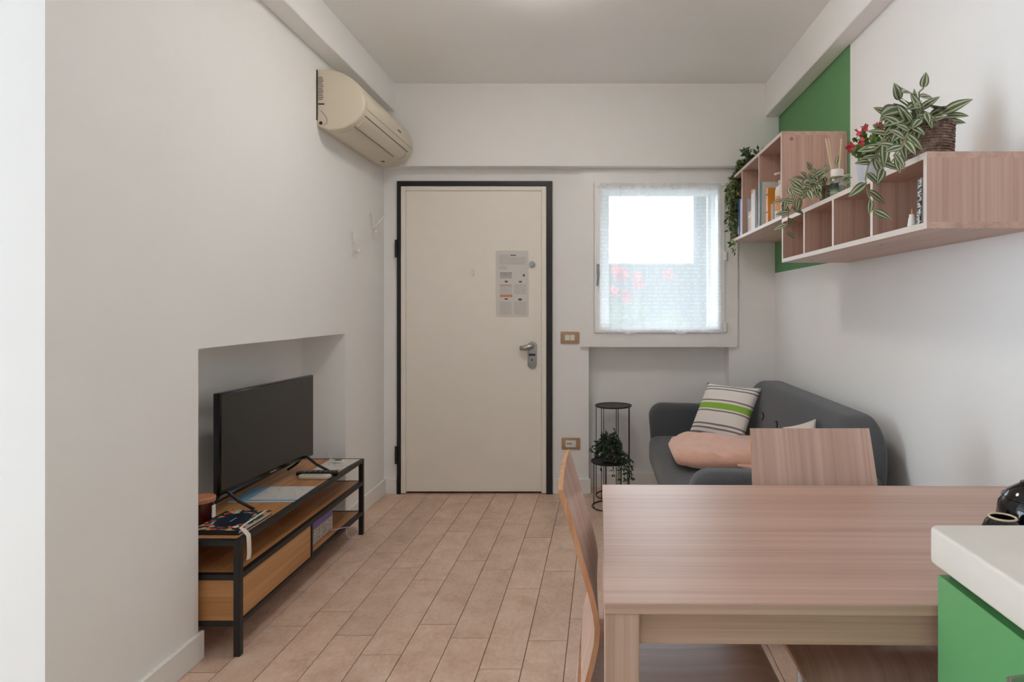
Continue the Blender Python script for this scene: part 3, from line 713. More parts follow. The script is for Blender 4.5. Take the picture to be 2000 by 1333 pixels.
def cover_mat():
    m, nt, b = nodes('floral_cover'); setb(b, None, 0.5, 0, 0.4)
    mp = objmap(nt, (1, 1, 1)); sep = nn(nt, 'ShaderNodeSeparateXYZ'); nt.links.new(mp.outputs['Vector'], sep.inputs[0])
    vo = nn(nt, 'ShaderNodeTexVoronoi'); vo.inputs['Scale'].default_value = 55; nt.links.new(mp.outputs['Vector'], vo.inputs['Vector'])
    sp = nn(nt, 'ShaderNodeSeparateColor'); nt.links.new(vo.outputs['Color'], sp.inputs[0])
    r = ramp(nt, sp.outputs['Red'], [(0, rgb(20, 40, 50)), (.30, rgb(196, 72, 54)), (.42, rgb(34, 66, 52)), (.58, rgb(206, 150, 92)), (.7, rgb(20, 34, 50)), (.86, rgb(170, 190, 168))])
    r.color_ramp.interpolation = 'CONSTANT'
    def mth(op, a, v):
        k = nn(nt, 'ShaderNodeMath', operation=op); nt.links.new(a, k.inputs[0])
        if isinstance(v, (int, float)): k.inputs[1].default_value = v
        else: nt.links.new(v, k.inputs[1])
        return k.outputs[0]
    ex = mth('POWER', mth('DIVIDE', sep.outputs['X'], 0.060), 2.0); ey = mth('POWER', mth('DIVIDE', sep.outputs['Y'], 0.083), 2.0)
    ins = mth('LESS_THAN', mth('ADD', ex, ey), 1.0)
    ln = mth('MULTIPLY', mth('LESS_THAN', mth('ABSOLUTE', sep.outputs['X'], 0), 0.0025), mth('LESS_THAN', mth('ABSOLUTE', sep.outputs['Y'], 0), 0.022))
    mx = nn(nt, 'ShaderNodeMix', data_type='RGBA'); nt.links.new(ins, mx.inputs['Factor']); nt.links.new(r.outputs['Color'], mx.inputs[6]); mx.inputs[7].default_value = rgb(14, 28, 48)
    m2 = nn(nt, 'ShaderNodeMix', data_type='RGBA'); nt.links.new(ln, m2.inputs['Factor']); nt.links.new(mx.outputs[2], m2.inputs[6]); m2.inputs[7].default_value = rgb(170, 176, 180)
    nt.links.new(m2.outputs[2], b.inputs['Base Color']); return m
t = thing('notebook', 'dark blue notebook with floral border lying at the near end of the stand', 'notebook', (-1.405, 2.455, ZT), -0.02)
b = B(); box(b, -0.086, 0.086, -0.113, 0.113, 0.002, 0.015); obj('page_block', b, 'paper', t, False, True)
b = B(); box(b, -0.090, 0.090, -0.117, 0.117, 0.0145, 0.018, 0.001, 1); obj('cover', b, cover_mat(), t, False, True)
b = B(); box(b, -0.090, 0.090, -0.117, 0.117, 0.0, 0.0025); box(b, -0.0915, -0.088, -0.117, 0.117, 0.0, 0.018); box(b, -0.09, 0.09, -0.1172, -0.1150, 0.0, 0.0175); obj('back_cover', b, plain('notebook_board', rgb(26, 30, 34), 0.6), t, False, True)
b = B()
pts = [(0.070, 0.112, 0.0195), (0.074, 0.03, 0.0195), (0.078, -0.05, 0.0195), (0.086, -0.098, 0.0205), (0.108, -0.112, 0.017), (0.128, -0.118, 0.0005), (0.131, -0.120, -0.03), (0.133, -0.122, -0.066), (0.131, -0.124, -0.088)]
g = []
for i, p in enumerate(pts):
    wv = Vector((0.0045, 0.002, 0)) if i < 4 else Vector((0.003, 0.009, 0))
    g.append((b.verts.new(Vector(p)-wv), b.verts.new(Vector(p)+wv), b.verts.new(Vector(p)+wv+Vector((0.0008, 0, 0.0012))), b.verts.new(Vector(p)-wv+Vector((0.0008, 0, 0.0012)))))
for A, C in zip(g, g[1:]):
    for j in range(4): b.faces.new((A[j], A[(j+1) % 4], C[(j+1) % 4], C[j]))
b.faces.new(g[0]); b.faces.new(g[-1]); obj('ribbon_strap', b, 'white_linen', t, 'all', True)
b = B(); lathe(b, [(0, 0.019), (0.010, 0.0195), (0.011, 0.022), (0, 0.0235)], 0.062, -0.088, 16); obj('clasp', b, 'white_plastic', t, 'all', True)
b = B(); box(b, -0.065, 0.065, -0.045, 0.045, 0, 0.0015); o = obj('paper_slip', b, 'paper'); o.location = (-1.56, 2.345, ZT); o.rotation_euler = (0, 0, 0.25); tag(o, 'small pale paper slip half under the floral notebook', 'paper')

def leaflet_mat():
    m, nt, b = nodes('map_leaflet'); setb(b, None, 0.6, 0, 0.3)
    mp = objmap(nt, (1, 1, 1)); sep = nn(nt, 'ShaderNodeSeparateXYZ'); nt.links.new(mp.outputs['Vector'], sep.inputs[0])
    n = noise(nt, mp.outputs['Vector'], 22, 4, 0.6, 0.8)
    body = ramp(nt, n.outputs['Fac'], [(0.35, rgb(190, 192, 196)), (0.48, rgb(214, 208, 202)), (0.56, rgb(186, 192, 200)), (0.64, rgb(222, 198, 176))])
    def gt(s, v, op='GREATER_THAN'):
        k = nn(nt, 'ShaderNodeMath', operation=op); k.inputs[1].default_value = v; nt.links.new(s, k.inputs[0]); return k.outputs[0]
    cur = body.outputs['Color']
    for mask, c_ in ((gt(sep.outputs['X'], -0.07, 'LESS_THAN'), rgb(116, 158, 188)), (gt(sep.outputs['Y'], -0.09, 'LESS_THAN'), rgb(96, 150, 196)), (gt(sep.outputs['Y'], -0.108, 'LESS_THAN'), rgb(212, 216, 222))):
        mx = nn(nt, 'ShaderNodeMix', data_type='RGBA'); nt.links.new(mask, mx.inputs['Factor']); nt.links.new(cur, mx.inputs[6]); mx.inputs[7].default_value = c_; cur = mx.outputs[2]
    nt.links.new(cur, b.inputs['Base Color']); return m
b = B(); box(b, -0.142, 0.142, -0.118, 0.118, 0, 0.0025); o = obj('leaflet', b, leaflet_mat()); o.location = (-1.445, 2.850, ZT); o.rotation_euler = (0, 0, 0.02); tag(o, 'pale blue printed map leaflet in front of the television', 'leaflet')

def remote(name, cx, cy, L, W, rz, mat, btn, label):
    t = thing(name, label, 'remote', (cx, cy, ZT), rz)
    b = B(); prism(b, rrect(-L/2, L/2, -W/2, W/2, W*0.42, 6), 'z', 0, 0.017, 0.005, 3); obj('body', b, mat, t, True, True)
    for i in range(5):
        for j in (-1, 0, 1):
            k = B(); lathe(k, [(0, 0.0165), (0.0032, 0.0168), (0.0028, 0.0185), (0, 0.0187)], -L*0.3+i*L*0.13, j*W*0.24, 8); obj('button', k, btn, t, 'all', True)
remote('remote_control', -1.378, 3.118, 0.160, 0.050, 0.0, 'cream_plastic', 'plate_grey', 'cream white remote control lying across the stand')
remote('remote_control', -1.395, 3.184, 0.205, 0.046, 0.05, 'black_metal', 'plate_grey', 'black remote control lying behind the white one')
m3 = printed('booking_sheet', .17, .24, [((.2, .8, .2, .8), 'text', GRY)])
b = B(); prism(b, [(-0.075, -0.11), (0.07, -0.11), (0.085, 0.12), (-0.085, 0.12)], 'z', 0, 0.0015)
def flat_print(name, w_, h_):
    m, nt, bb = nodes(name); setb(bb, None, 0.7, 0, 0.2)
    mp = objmap(nt, (60, 18, 1)); n = noise(nt, mp.outputs['Vector'], 1, 2); r = ramp(nt, n.outputs['Fac'], [(0.55, rgb(218, 212, 204)), (0.62, rgb(176, 178, 184))])
    nt.links.new(r.outputs['Color'], bb.inputs['Base Color']); return m
o = obj('info_sheet', b, flat_print('info_print', .17, .23)); o.location = (-1.380, 3.385, ZT); tag(o, 'white printed sheet at the far end of the stand', 'paper')
t = thing('charger', 'small white plug charger with black face lying on the white sheet', 'charger', (-1.395, 3.43, ZT+0.002))
b = B(); box(b, -0.02, 0.035, -0.018, 0.018, 0, 0.012, 0.004, 2); obj('body', b, 'white_plastic', t, True, True)
b = B(); box(b, -0.010, 0.025, -0.012, 0.012, 0.0115, 0.014, 0.002, 1); obj('face', b, 'black_gloss', t, True, True)
b = B(); tube(b, [(-0.015, 0, 0.007), (-0.035, 0.01, 0.015), (-0.055, 0.02, 0.040), (-0.062, 0.03, 0.055)], 0.0028, 6); obj('cord', b, 'white_plastic', t, True, True)

def floral_box():
    t = thing('gift_bag', 'lilac and floral paper gift bag in the open lower compartment of the stand', 'gift bag', (-1.360, 3.125, 0.132))
    m, nt, b = nodes('lilac_floral_print'); setb(b, None, 0.6, 0, 0.3)
    mp = objmap(nt, (1, 1, 1)); sep = nn(nt, 'ShaderNodeSeparateXYZ'); nt.links.new(mp.outputs['Vector'], sep.inputs[0])
    n = noise(nt, mp.outputs['Vector'], 70, 3, 0.6, 0.5); r = ramp(nt, n.outputs['Fac'], [(0.36, rgb(150, 128, 120)), (0.46, rgb(196, 188, 176)), (0.56, rgb(206, 204, 204)), (0.66, rgb(166, 140, 150))])
    k = nn(nt, 'ShaderNodeMath', operation='GREATER_THAN'); k.inputs[1].default_value = 0.072; nt.links.new(sep.outputs['Z'], k.inputs[0])
    mx = nn(nt, 'ShaderNodeMix', data_type='RGBA'); nt.links.new(k.outputs[0], mx.inputs['Factor']); nt.links.new(r.outputs['Color'], mx.inputs[6]); mx.inputs[7].default_value = rgb(138, 118, 182)
    nt.links.new(mx.outputs[2], b.inputs['Base Color'])
    bm = B(); box(bm, -0.03, 0.022, -0.112, 0.112, 0, 0.112, 0.003, 1); obj('body', bm, m, t, False, True)
    bm = B(); tube(bm, [(0.020, 0.05, 0.012), (0.060, 0.06, 0.016), (0.085, 0.10, 0.010), (0.115, 0.150, -0.004), (0.135, 0.165, -0.03), (0.120, 0.150, -0.052), (0.105, 0.120, -0.05), (0.098, 0.105, -0.028), (0.095, 0.105, 0.006)], 0.0022, 6)
    obj('cord_handle', bm, plain('lilac_cord', rgb(188, 170, 190), 0.7), t, 'all', True)
floral_box()

# ------------------------------------------------------------------ sofa, cushions
def soft_box(bm, x0, x1, y0, y1, z0, z1, r, n=10, puff=0.0):
    """rounded box as a subdivided cube pushed to a rounded shape, optional puff of the top"""
    cx, cy, cz = (x0+x1)/2, (y0+y1)/2, (z0+z1)/2; hx, hy, hz = (x1-x0)/2, (y1-y0)/2, (z1-z0)/2
    k = bmesh.ops.create_cube(bm, size=2.0); vs = k['verts']
    ed = list({e for v in vs for e in v.link_edges})
    res = bmesh.ops.subdivide_edges(bm, edges=ed, cuts=n, use_grid_fill=True)
    for v in bm.verts:
        s = []
        for c_, h in zip(v.co, (hx, hy, hz)):
            # concentrate samples near the edges
            s.append(math.copysign(1-(1-abs(c_))**1.6, c_)*h)
        q = Vector((max(-hx+r, min(hx-r, s[0])), max(-hy+r, min(hy-r, s[1])), max(-hz+r, min(hz-r, s[2]))))
        d = Vector(s)-q
        if d.length > 1e-9: d = d.normalized()*r if max(abs(abs(s[0])-hx), 0) < 1e-6 or abs(abs(s[1])-hy) < 1e-6 or abs(abs(s[2])-hz) < 1e-6 else d
        p = q+d
        if puff and p.z > 0: p.z += puff*(1-(p.x/hx)**2)*(1-(p.y/hy)**4)
        v.co = Vector((cx, cy, cz))+p
    return bm
def sofa():
    y0, y1 = 2.40, 4.245
    t = thing('sofa', 'charcoal grey two-seat sofa with buttoned back against the right wall', 'sofa', (0.80, (y0+y1)/2, 0))
    # back: rounded outline in (y, z), thick in x and leaning to the wall
    ol = rrect(2.45, 4.165, 0.20, 0.828, [0.06, 0.06, 0.34, 0.20], 12)
    bm = B(); prism(bm, ol, 'x', 0.0, 0.215, 0.050, 5)
    for v in bm.verts:
        z = v.co.z; y = v.co.y; u = (y-3.33)/0.83
        lean = 0.930+0.10*(z-0.2)/0.62
        v.co.x = min(lean+v.co.x*(1.0-0.25*(z-0.2)/0.62), XR-0.012)
    back = obj('backrest', bm, 'sofa', t, 'all')
    for y, z in ((3.655, 0.640), (3.385, 0.640), (3.115, 0.640), (2.845, 0.640)):
        xb = 0.930+0.10*(z-0.2)/0.62
        bm = B(); lathe(bm, [(0, 0.010), (0.010, 0.009), (0.016, 0.005), (0.018, 0.0), (0.016, -0.006)], n=16)
        bmesh.ops.rotate(bm, verts=bm.verts[:], matrix=Matrix.Rotation(-PI/2, 3, 'Y')); bmesh.ops.translate(bm, verts=bm.verts[:], vec=(xb, y, z)); bt = obj('button', bm, 'sofa_button', back, 'all')
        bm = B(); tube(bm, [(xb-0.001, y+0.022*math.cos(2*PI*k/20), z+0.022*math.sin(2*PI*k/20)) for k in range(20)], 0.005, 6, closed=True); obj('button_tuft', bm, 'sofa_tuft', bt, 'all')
    bm = B(); soft_box(bm, 0.375, 1.02, 2.515, 4.125, 0.245, 0.440, 0.055, 12, 0.012); obj('seat_cushion', bm, 'sofa', t, 'all')
    for ya, yb, fl in ((2.400, 2.520, -1), (4.120, 4.240, 1)):
        ol = rrect(0.385, 1.13, 0.17, 0.640, [0.05, 0.02, 0.05, 0.085], 8)
        bm = B(); prism(bm, ol, 'y', ya, yb, 0.035, 4)
        for v in bm.verts:
            v.co.z += -0.015*max(0, (v.co.x-0.5)/0.6) if v.co.z > 0.5 else 0
            v.co.x += 0.030*max(0, (0.45-v.co.z)/0.28) if v.co.x < 0.6 else 0
            v.co.y += fl*0.0
        obj('armrest', bm, 'sofa', t, 'all')
    bm = B(); box(bm, 0.42, 1.12, 2.44, 4.20, 0.155, 0.255, 0.012, 2); obj('base_frame', bm, 'sofa', t, True)
    for x in (0.47, 1.06):
        for y in (2.50, 4.14):
            bm = B(); tube(bm, [(x, y, 0.16), (x, y, 0.0)], 0.02, 12, rads=[0.022, 0.014]); obj('leg', bm, 'oak_y', t, True)
sofa()
def pillow(bm, w, h, th, n=22, wr=0.0, seed=0, pinch=0.055):
    """soft cushion: width on local x, height on local z, thickness on local y"""
    rnd = random.Random(seed); ph = [rnd.uniform(0, 6.3) for _ in range(8)]
    def side(s):
        g = []
        for i in range(n+1):
            row = []
            for j in range(n+1):
                u = -1+2*i/n; v = -1+2*j/n
                ex = (1-abs(u)**2.6)*(1-abs(v)**2.6); tk = th/2*max(ex, 0)**0.55
                x = u*(w/2)*(1-pinch*(1-v*v)); z = v*(h/2)*(1-pinch*(1-u*u))
                wv = wr*(math.sin(5*u+3*v+ph[0])*0.5+math.sin(9*v-4*u+ph[1])*0.35+math.sin(13*u+6*v+ph[2])*0.3)*min(1, ex*1.6)
                row.append((x, s*(tk+wv), z))
            g.append(row)
        return g
    A, C = side(-1), side(1)
    va = [[bm.verts.new(p) for p in r] for r in A]
    vc = [[va[i][j] if i in (0, n) or j in (0, n) else bm.verts.new(C[i][j]) for j in range(n+1)] for i in range(n+1)]
    for i in range(n):
        for j in range(n):
            bm.faces.new((va[i][j], va[i+1][j], va[i+1][j+1], va[i][j+1]))
            bm.faces.new((vc[i][j], vc[i][j+1], vc[i+1][j+1], vc[i+1][j]))
    return bm
bm = B(); pillow(bm, 0.395, 0.395, 0.12, wr=0.003, seed=2); o = obj('striped_cushion', bm, 'striped', None, 'all'); o.location = (0.812, 3.84, 0.628); o.rotation_euler = Euler((-0.60, 0, -0.80), 'XYZ')
tag(o, 'white cushion with green and grey stripes leaning on the sofa back', 'cushion')
bm = B(); pillow(bm, 0.31, 0.31, 0.10, wr=0.003, seed=4)
bmesh.ops.rotate(bm, verts=bm.verts[:], matrix=Matrix.Rotation(-0.32, 3, 'Y')); o = obj('cream_cushion', bm, 'white_linen', None, 'all'); o.location = (0.925, 2.865, 0.598); o.rotation_euler = Euler((-0.32, 0, -1.47), 'XYZ')
tag(o, 'plain cream cushion on the sofa mostly hidden behind the wooden chair back', 'cushion')
def throw():
    bm = B(); n = 40
    rnd = random.Random(8)
    def surf(s):
        g = []
        for i in range(n+1):
            row = []
            for j in range(n+1):
                u = -1+2*i/n; v = -1+2*j/n
                ex = max(0.0, (1-abs(u)**4)*(1-abs(v)**4)); k = ex**0.26
                # rounded square outline
                l = max(abs(u), abs(v)); m_ = (abs(u)**5+abs(v)**5)**0.2
                sc = l/m_ if m_ > 1e-6 else 1
                x = u*sc*0.285; y = v*sc*0.275
                top = 0.055*k+0.012*math.sin(4*u+2.5*v+1)*k+0.004*math.sin(8*v+5*u)*k*(0.4+0.6*(u < 0))+0.0015*math.sin(17*u-9*v)*k
                fold = 0.012*math.exp(-((u+0.55+0.25*v)/0.10)**2)+0.010*math.exp(-((u+0.30+0.4*v)/0.07)**2)
                z = (top+fold*k) if s > 0 else -0.050*k
                row.append((x, y, z))
            g.append(row)
        return g
    A, C = surf(1), surf(-1)
    va = [[bm.verts.new(p) for p in r] for r in A]
    vc = [[va[i][j] if i in (0, n) or j in (0, n) else bm.verts.new(C[i][j]) for j in range(n+1)] for i in range(n+1)]
    for i in range(n):
        for j in range(n):
            bm.faces.new((va[i][j], va[i+1][j], va[i+1][j+1], va[i][j+1])); bm.faces.new((vc[i][j], vc[i][j+1], vc[i+1][j+1], vc[i+1][j]))
    t = thing('pink_cushion', 'crumpled pale pink velour cushion lying flat on the sofa seat', 'cushion', (0.712, 3.375, 0.505), -0.03)
    obj('cover', bm, 'pink', t, 'all', True)
    b = B(); pts = []
    g = [(0.02, -0.275, -0.010), (0.10, -0.287, -0.022), (0.20, -0.280, -0.018), (0.26, -0.268, -0.024)]
    tube(b, g, 0.012, 8, rads=[0.006, 0.018, 0.022, 0.012]); obj('loose_fold', b, 'pink', t, 'all', True)
throw()

# ------------------------------------------------------------------ plant stands and plants
def ring(bm, cx, cy, z, r, tr, n=36): tube(bm, [(cx+r*math.cos(2*PI*i/n), cy+r*math.sin(2*PI*i/n), z) for i in range(n)], tr, 6, closed=True)
def wire_stand(cx, cy, r, h, n, label, ph):
    t = thing('plant_stand', label, 'plant stand', (cx, cy, 0), group='round black wire plant stands')
    b = B(); ring(b, 0, 0, 0.004, r, 0.004); obj('base_ring', b, 'black_metal', t, 'all', True)
    b = B(); lathe(b, [(0, h-0.006), (r+0.004, h-0.006), (r+0.007, h-0.002), (r+0.007, h+0.004), (r+0.003, h+0.004), (r+0.002, h), (0, h)], n=40); obj('tray', b, 'black_metal', t, True, True)
    for i in range(n):
        a = ph+2*PI*i/n; b = B(); tube(b, [(r*math.cos(a), r*math.sin(a), 0.004), (r*math.cos(a), r*math.sin(a), h-0.004)], 0.0028, 6); obj('rod', b, 'black_metal', t, True, True)
wire_stand(0.150, 4.255, 0.118, 0.612, 7, 'taller round black wire plant stand with an empty top by the window recess', 0.35)
wire_stand(0.118, 4.018, 0.113, 0.292, 7, 'shorter round black wire plant stand holding a trailing plant', 0.9)

def small_leaf(bm, p, d, s, rnd, mi=0, wr=0.5):
    d = d.normalized(); n_ = Vector((rnd.uniform(-1, 1), rnd.uniform(-1.2, 0.2), rnd.uniform(0.0, 1.2))); n_ = (n_-n_.project(d))
    if n_.length < 1e-4: n_ = Vector((1, 0, 0))
    n_.normalize(); x = d.cross(n_)
    a = bm.verts.new(p); b1 = bm.verts.new(p+d*s*0.45+x*s*wr*0.5+n_*s*0.06); b2 = bm.verts.new(p+d*s*0.45-x*s*wr*0.5+n_*s*0.06)
    c_ = bm.verts.new(p+d*s); m_ = bm.verts.new(p+d*s*0.5-n_*s*0.02)
    for q in ((a, b1, m_), (b1, c_, m_), (a, m_, b2), (m_, c_, b2)): bm.faces.new(q).material_index = mi
def strand(bmL, bmS, pts, step, s, rnd, nmi=2, wr=0.5, per=2):
    pts = [Vector(p) for p in pts]; tube(bmS, pts, 0.0012, 5)
    for a, b_ in zip(pts, pts[1:]):
        L = (b_-a).length; k = max(1, int(L/step))
        for i in range(k):
            p = a.lerp(b_, (i+rnd.random())/k); dr = (b_-a).normalized()
            for _ in range(per):
                d = Vector((rnd.gauss(0, 1), rnd.gauss(0, 0.8), rnd.gauss(0, 0.8)))+dr*0.7; small_leaf(bmL, p, d, s*rnd.uniform(0.7, 1.25), rnd, rnd.randrange(nmi), wr)

def floor_plant():
    rnd = random.Random(11)
    t = thing('trailing_plant', 'dark green trailing plant in a brown pot on the shorter wire stand', 'plant', (0.118, 4.018, 0.2925))
    b = B(); lathe(b, [(0, 0), (0.052, 0), (0.056, 0.004), (0.062, 0.112), (0.058, 0.115), (0.054, 0.100), (0, 0.100)], 0.02, 0.01, 24); obj('pot', b, plain('brown_wicker_pot', rgb(92, 74, 58), 0.8, var=0.35, gscale=90, grain=0.6), t, True, True)
    b = B(); lathe(b, [(0, 0.100), (0.053, 0.100), (0, 0.104)], 0.02, 0.01, 16); obj('soil', b, 'soil', t, False, True)
    bl, bs = B(), B()
    for i in range(26):
        a = rnd.uniform(PI*0.65, PI*1.75); r = rnd.uniform(0.05, 0.13)
        top = Vector((0.02+r*0.6*math.cos(a), 0.01+r*0.6*math.sin(a), 0.115+rnd.uniform(0, 0.05)))
        end = Vector((0.02+r*1.15*math.cos(a), 0.01+r*1.1*math.sin(a), rnd.uniform(0.0, 0.10)))
        strand(bl, bs, [(0.02, 0.01, 0.10), top, end], 0.013, 0.027, rnd)
    for x, y, z in ((0.09, -0.09, -0.02), (0.115, -0.10, -0.07), (0.06, -0.115, -0.13), (0.105, -0.105, -0.15), (0.13, -0.06, -0.12), (0.085, -0.112, -0.17), (-0.06, -0.10, -0.03), (0.02, -0.115, -0.06), (0.14, -0.05, -0.02)):
        strand(bl, bs, [(0.02, 0.01, 0.105), (x*0.8, y*0.7, 0.05), (x, y, 0.006), (x*1.05, y*1.15-0.01, min(z, -0.02)*0.5), (x*1.06, y*1.18-0.012, z)], 0.017, 0.025, rnd)
    for i in range(8):
        a = rnd.uniform(0, 6.3); strand(bl, bs, [(0.02, 0.01, 0.10), (0.02+0.04*math.cos(a)-0.02, 0.01+0.03*math.sin(a), 0.150+rnd.uniform(0, .045))], 0.014, 0.026, rnd)
    o = obj('foliage', bl, ['leaf_dark', 'leaf_dark'], t, False, True); o['kind'] = 'stuff'
    obj('vine', bs, 'leaf_dark', t, False, True)
floor_plant()

# ------------------------------------------------------------------ wall shelves
SF = 0.937; TH = 0.018
def shelf_unit(name, label, ya, yb, z0, z1, divs):
    t = thing(name, label, 'shelf', (XR, (ya+yb)/2, z0), group='pale wood wall shelves')
    def pan(nm, x0, x1, y0, y1, za, zb, m, face):
        bm = B(); box(bm, x0, x1, y0, y1, za, zb)
        for fc in bm.faces:
            if fc.normal.x < -0.9: fc.material_index = 1
        return obj(nm, bm, [m, 'elm_edge'], t)
    XB_ = XR-0.002
    pan('top_panel', SF, XB_, ya, yb, z1-TH, z1, 'elm_y', 0); pan('bottom_panel', SF, XB_, ya, yb, z0, z0+TH, 'elm_y', 0)
    pan('side_panel', SF, XB_, ya, ya+TH, z0+TH, z1-TH, 'elm_z', 0); pan('side_panel', SF, XB_, yb-TH, yb, z0+TH, z1-TH, 'elm_z', 0)
    for d in divs: pan('divider', SF, XB_-0.008, d-TH/2, d+TH/2, z0+TH, z1-TH, 'elm_z', 0)
    bm = B(); box(bm, XB_-0.008, XB_, ya+TH, yb-TH, z0+TH, z1-TH); obj('back_panel', bm, 'elm_z', t)
    return t
LZ0, LZ1, UZ0, UZ1 = 1.498, 1.713, 1.7135, 2.146
lowu = shelf_unit('wall_shelf', 'long low wall shelf of pale wood nearer the camera, four open compartments', 1.748, 3.078, LZ0, LZ1, (2.093, 2.428, 2.757))
upu = shelf_unit('wall_shelf', 'taller wall shelf of pale wood in the corner holding books, against green paint', 3.079, 4.175, UZ0, UZ1, (3.50, 3.895))
b = B(); tube(b, [(0.985, 3.0792, 2.108), (0.985, 3.0775, 2.108)], 0.009, 14); obj('screw_cap', b, plain('reddish_cap', rgb(168, 104, 92), 0.5), upu)
for y, x in ((2.2, 1.02), (2.9, 1.02)):
    b = B(); tube(b, [(x, y, LZ0+0.001), (x, y, LZ0-0.0015)], 0.006, 10); obj('screw_cap', b, 'tan_plastic', lowu)

def book(y0, y1, x0, dep, h, z, cols, label, lean=0.0, rz=0.0):
    """upright book, spine towards the room (-x)"""
    t = thing('book', label, 'book', ((x0+dep/2), (y0+y1)/2, z), rz, 'books on the corner shelf')
    t.rotation_euler = (lean, 0, rz)
    w_ = (y1-y0)/2; d = dep/2
    b = B(); box(b, -d+0.003, d-0.002, -w_+0.002, w_-0.002, 0.002, h-0.003); obj('page_block', b, 'paper', t, False, True)
    m = plain('book_cover', cols[0], 0.45, var=0.04)
    b = B(); box(b, -d, d, -w_, -w_+0.002, 0, h); box(b, -d, d, w_-0.002, w_, 0, h); box(b, -d, -d+0.003, -w_+0.002, w_-0.002, 0, h); obj('cover', b, m, t, False, True)
    for (za, zb, c_) in cols[1:]:
        b = B(); box(b, -d-0.0006, -d+0.001, -w_+0.0002, w_-0.0002, za*h, zb*h); obj('spine_band', b, plain('spine_print', c_, 0.5), t, False, True)
ZB = UZ0+TH+0.0005
BL, NAVY, WHT, ORA, TEAL, BLK, MAR, LBL = rgb(58, 88, 150), rgb(36, 58, 112), rgb(214, 212, 210), rgb(216, 138, 42), rgb(40, 140, 150), rgb(28, 27, 28), rgb(110, 62, 66), rgb(134, 168, 186)
book(4.060, 4.088, .958, .15, .245, ZB, [BL, (.1, .3, WHT)], 'mid blue book, farthest of the three in the corner compartment')
book(4.020, 4.058, .956, .16, .250, ZB, [NAVY, (.82, .95, BL)], 'navy book in the middle of the three in the corner compartment')
book(3.975, 4.018, .955, .15, .240, ZB, [rgb(176, 186, 214), (.0, .12, WHT)], 'pale bluish white book beside the navy book')
book(3.815, 3.850, .960, .15, .215, ZB, [LBL], 'light blue book, farthest in the middle compartment')
book(3.745, 3.812, .958, .14, .205, ZB, [rgb(206, 150, 112), (.62, 1.0, MAR), (.45, .50, WHT)], 'peach and maroon book in the middle compartment of the corner shelf')
book(3.700, 3.742, .956, .15, .248, ZB, [rgb(222, 208, 190), (.90, 1.0, ORA)], 'cream book with orange top edge in the middle compartment')
book(3.655, 3.698, .956, .15, .235, ZB, [WHT], 'white book next to the black one on the corner shelf')
book(3.595, 3.650, .958, .15, .235, ZB, [BLK, (.1, .9, BLK)], 'black spined book beside the divider in the middle compartment')
book(3.455, 3.487, .945, .22, .240, ZB, [WHT, (.0, 1.0, TEAL)], 'white book with teal spine against the divider')
book(3.365, 3.405, .950, .16, .190, ZB, [ORA, (.30, .34, BLK), (.80, .84, BLK)], 'orange book with dark markings in the nearest compartment of the corner shelf')
book(3.335, 3.362, .965, .12, .10, ZB, [WHT], 'small white booklet in front of the orange book')

def pump_bottle(cx, cy, body, band, label, scale=1.0, name='pump_bottle'):
    t = thing(name, label, 'bottle', (cx, cy, ZB))
    s = scale
    b = B(); lathe(b, [(0, 0), (0.028*s, 0), (0.031*s, 0.006), (0.031*s, 0.150*s), (0.026*s, 0.172*s), (0.013*s, 0.180*s), (0.013*s, 0.190*s), (0, 0.190*s)], n=20); obj('body', b, body, t, True, True)
    b = B(); lathe(b, [(0.0314*s, 0.045*s), (0.0316*s, 0.046*s), (0.0316*s, 0.120*s), (0.0314*s, 0.121*s)], n=20); obj('printed_label', b, band, t, True, True)
    b = B(); lathe(b, [(0, 0.188*s), (0.015*s, 0.188*s), (0.015*s, 0.205*s), (0.005*s, 0.207*s), (0.005*s, 0.235*s), (0, 0.235*s)], n=14); tube(b, [(0.008*s, 0, 0.240*s), (-0.010*s, 0, 0.243*s), (-0.034*s, -0.002, 0.236*s)], 0.006*s, 8); obj('pump', b, 'white_plastic' if body != 'black_gloss' else 'black_gloss', t, 'all', True)
pump_bottle(0.985, 3.245, 'white_plastic', plain('orange_label', rgb(222, 160, 110), 0.5), 'white pump bottle with orange label at the end of the book shelf', 1.0)
pump_bottle(1.045, 3.300, 'black_gloss', plain('charcoal_label', rgb(60, 58, 58), 0.5), 'black bottle standing behind the white pump bottle', 0.92, 'dark_bottle')

# striped leaf mesh, unit length along +y, normal +z
def striped_leaf_mesh():
    bm = B(); cols = [-1, -0.66, -0.30, -0.10, 0.10, 0.30, 0.66, 1]; ns = 9; g = []
    for i in range(ns+1):
        v = i/ns; w_ = 0.235*math.sin(PI*min(1, v**0.8))**0.75*(1-0.25*v) if 0 < v < 1 else 0.0
        row = []
        for u in cols:
            row.append(bm.verts.new((u*w_, v, 0.07*abs(u)**1.2*w_*2.2+0.10*v-0.16*v*v)))
        g.append(row)
    for i in range(ns):
        for j in range(len(cols)-1):
            a, b_, c_, d = g[i][j], g[i][j+1], g[i+1][j+1], g[i+1][j]
            fc = bm.faces.new((a, b_, c_, d)); fc.material_index = 1 if j in (1, 5) or (j in (2, 4) and False) else 0
    bmesh.ops.remove_doubles(bm, verts=bm.verts[:], dist=1e-5)
    me = bpy.data.meshes.new('leaf'); bm.to_mesh(me); bm.free()
    me.materials.append(M['var_green']); me.materials.append(M['var_cream'])
    for p in me.polygons: p.use_smooth = True
    return me
LEAF = striped_leaf_mesh()
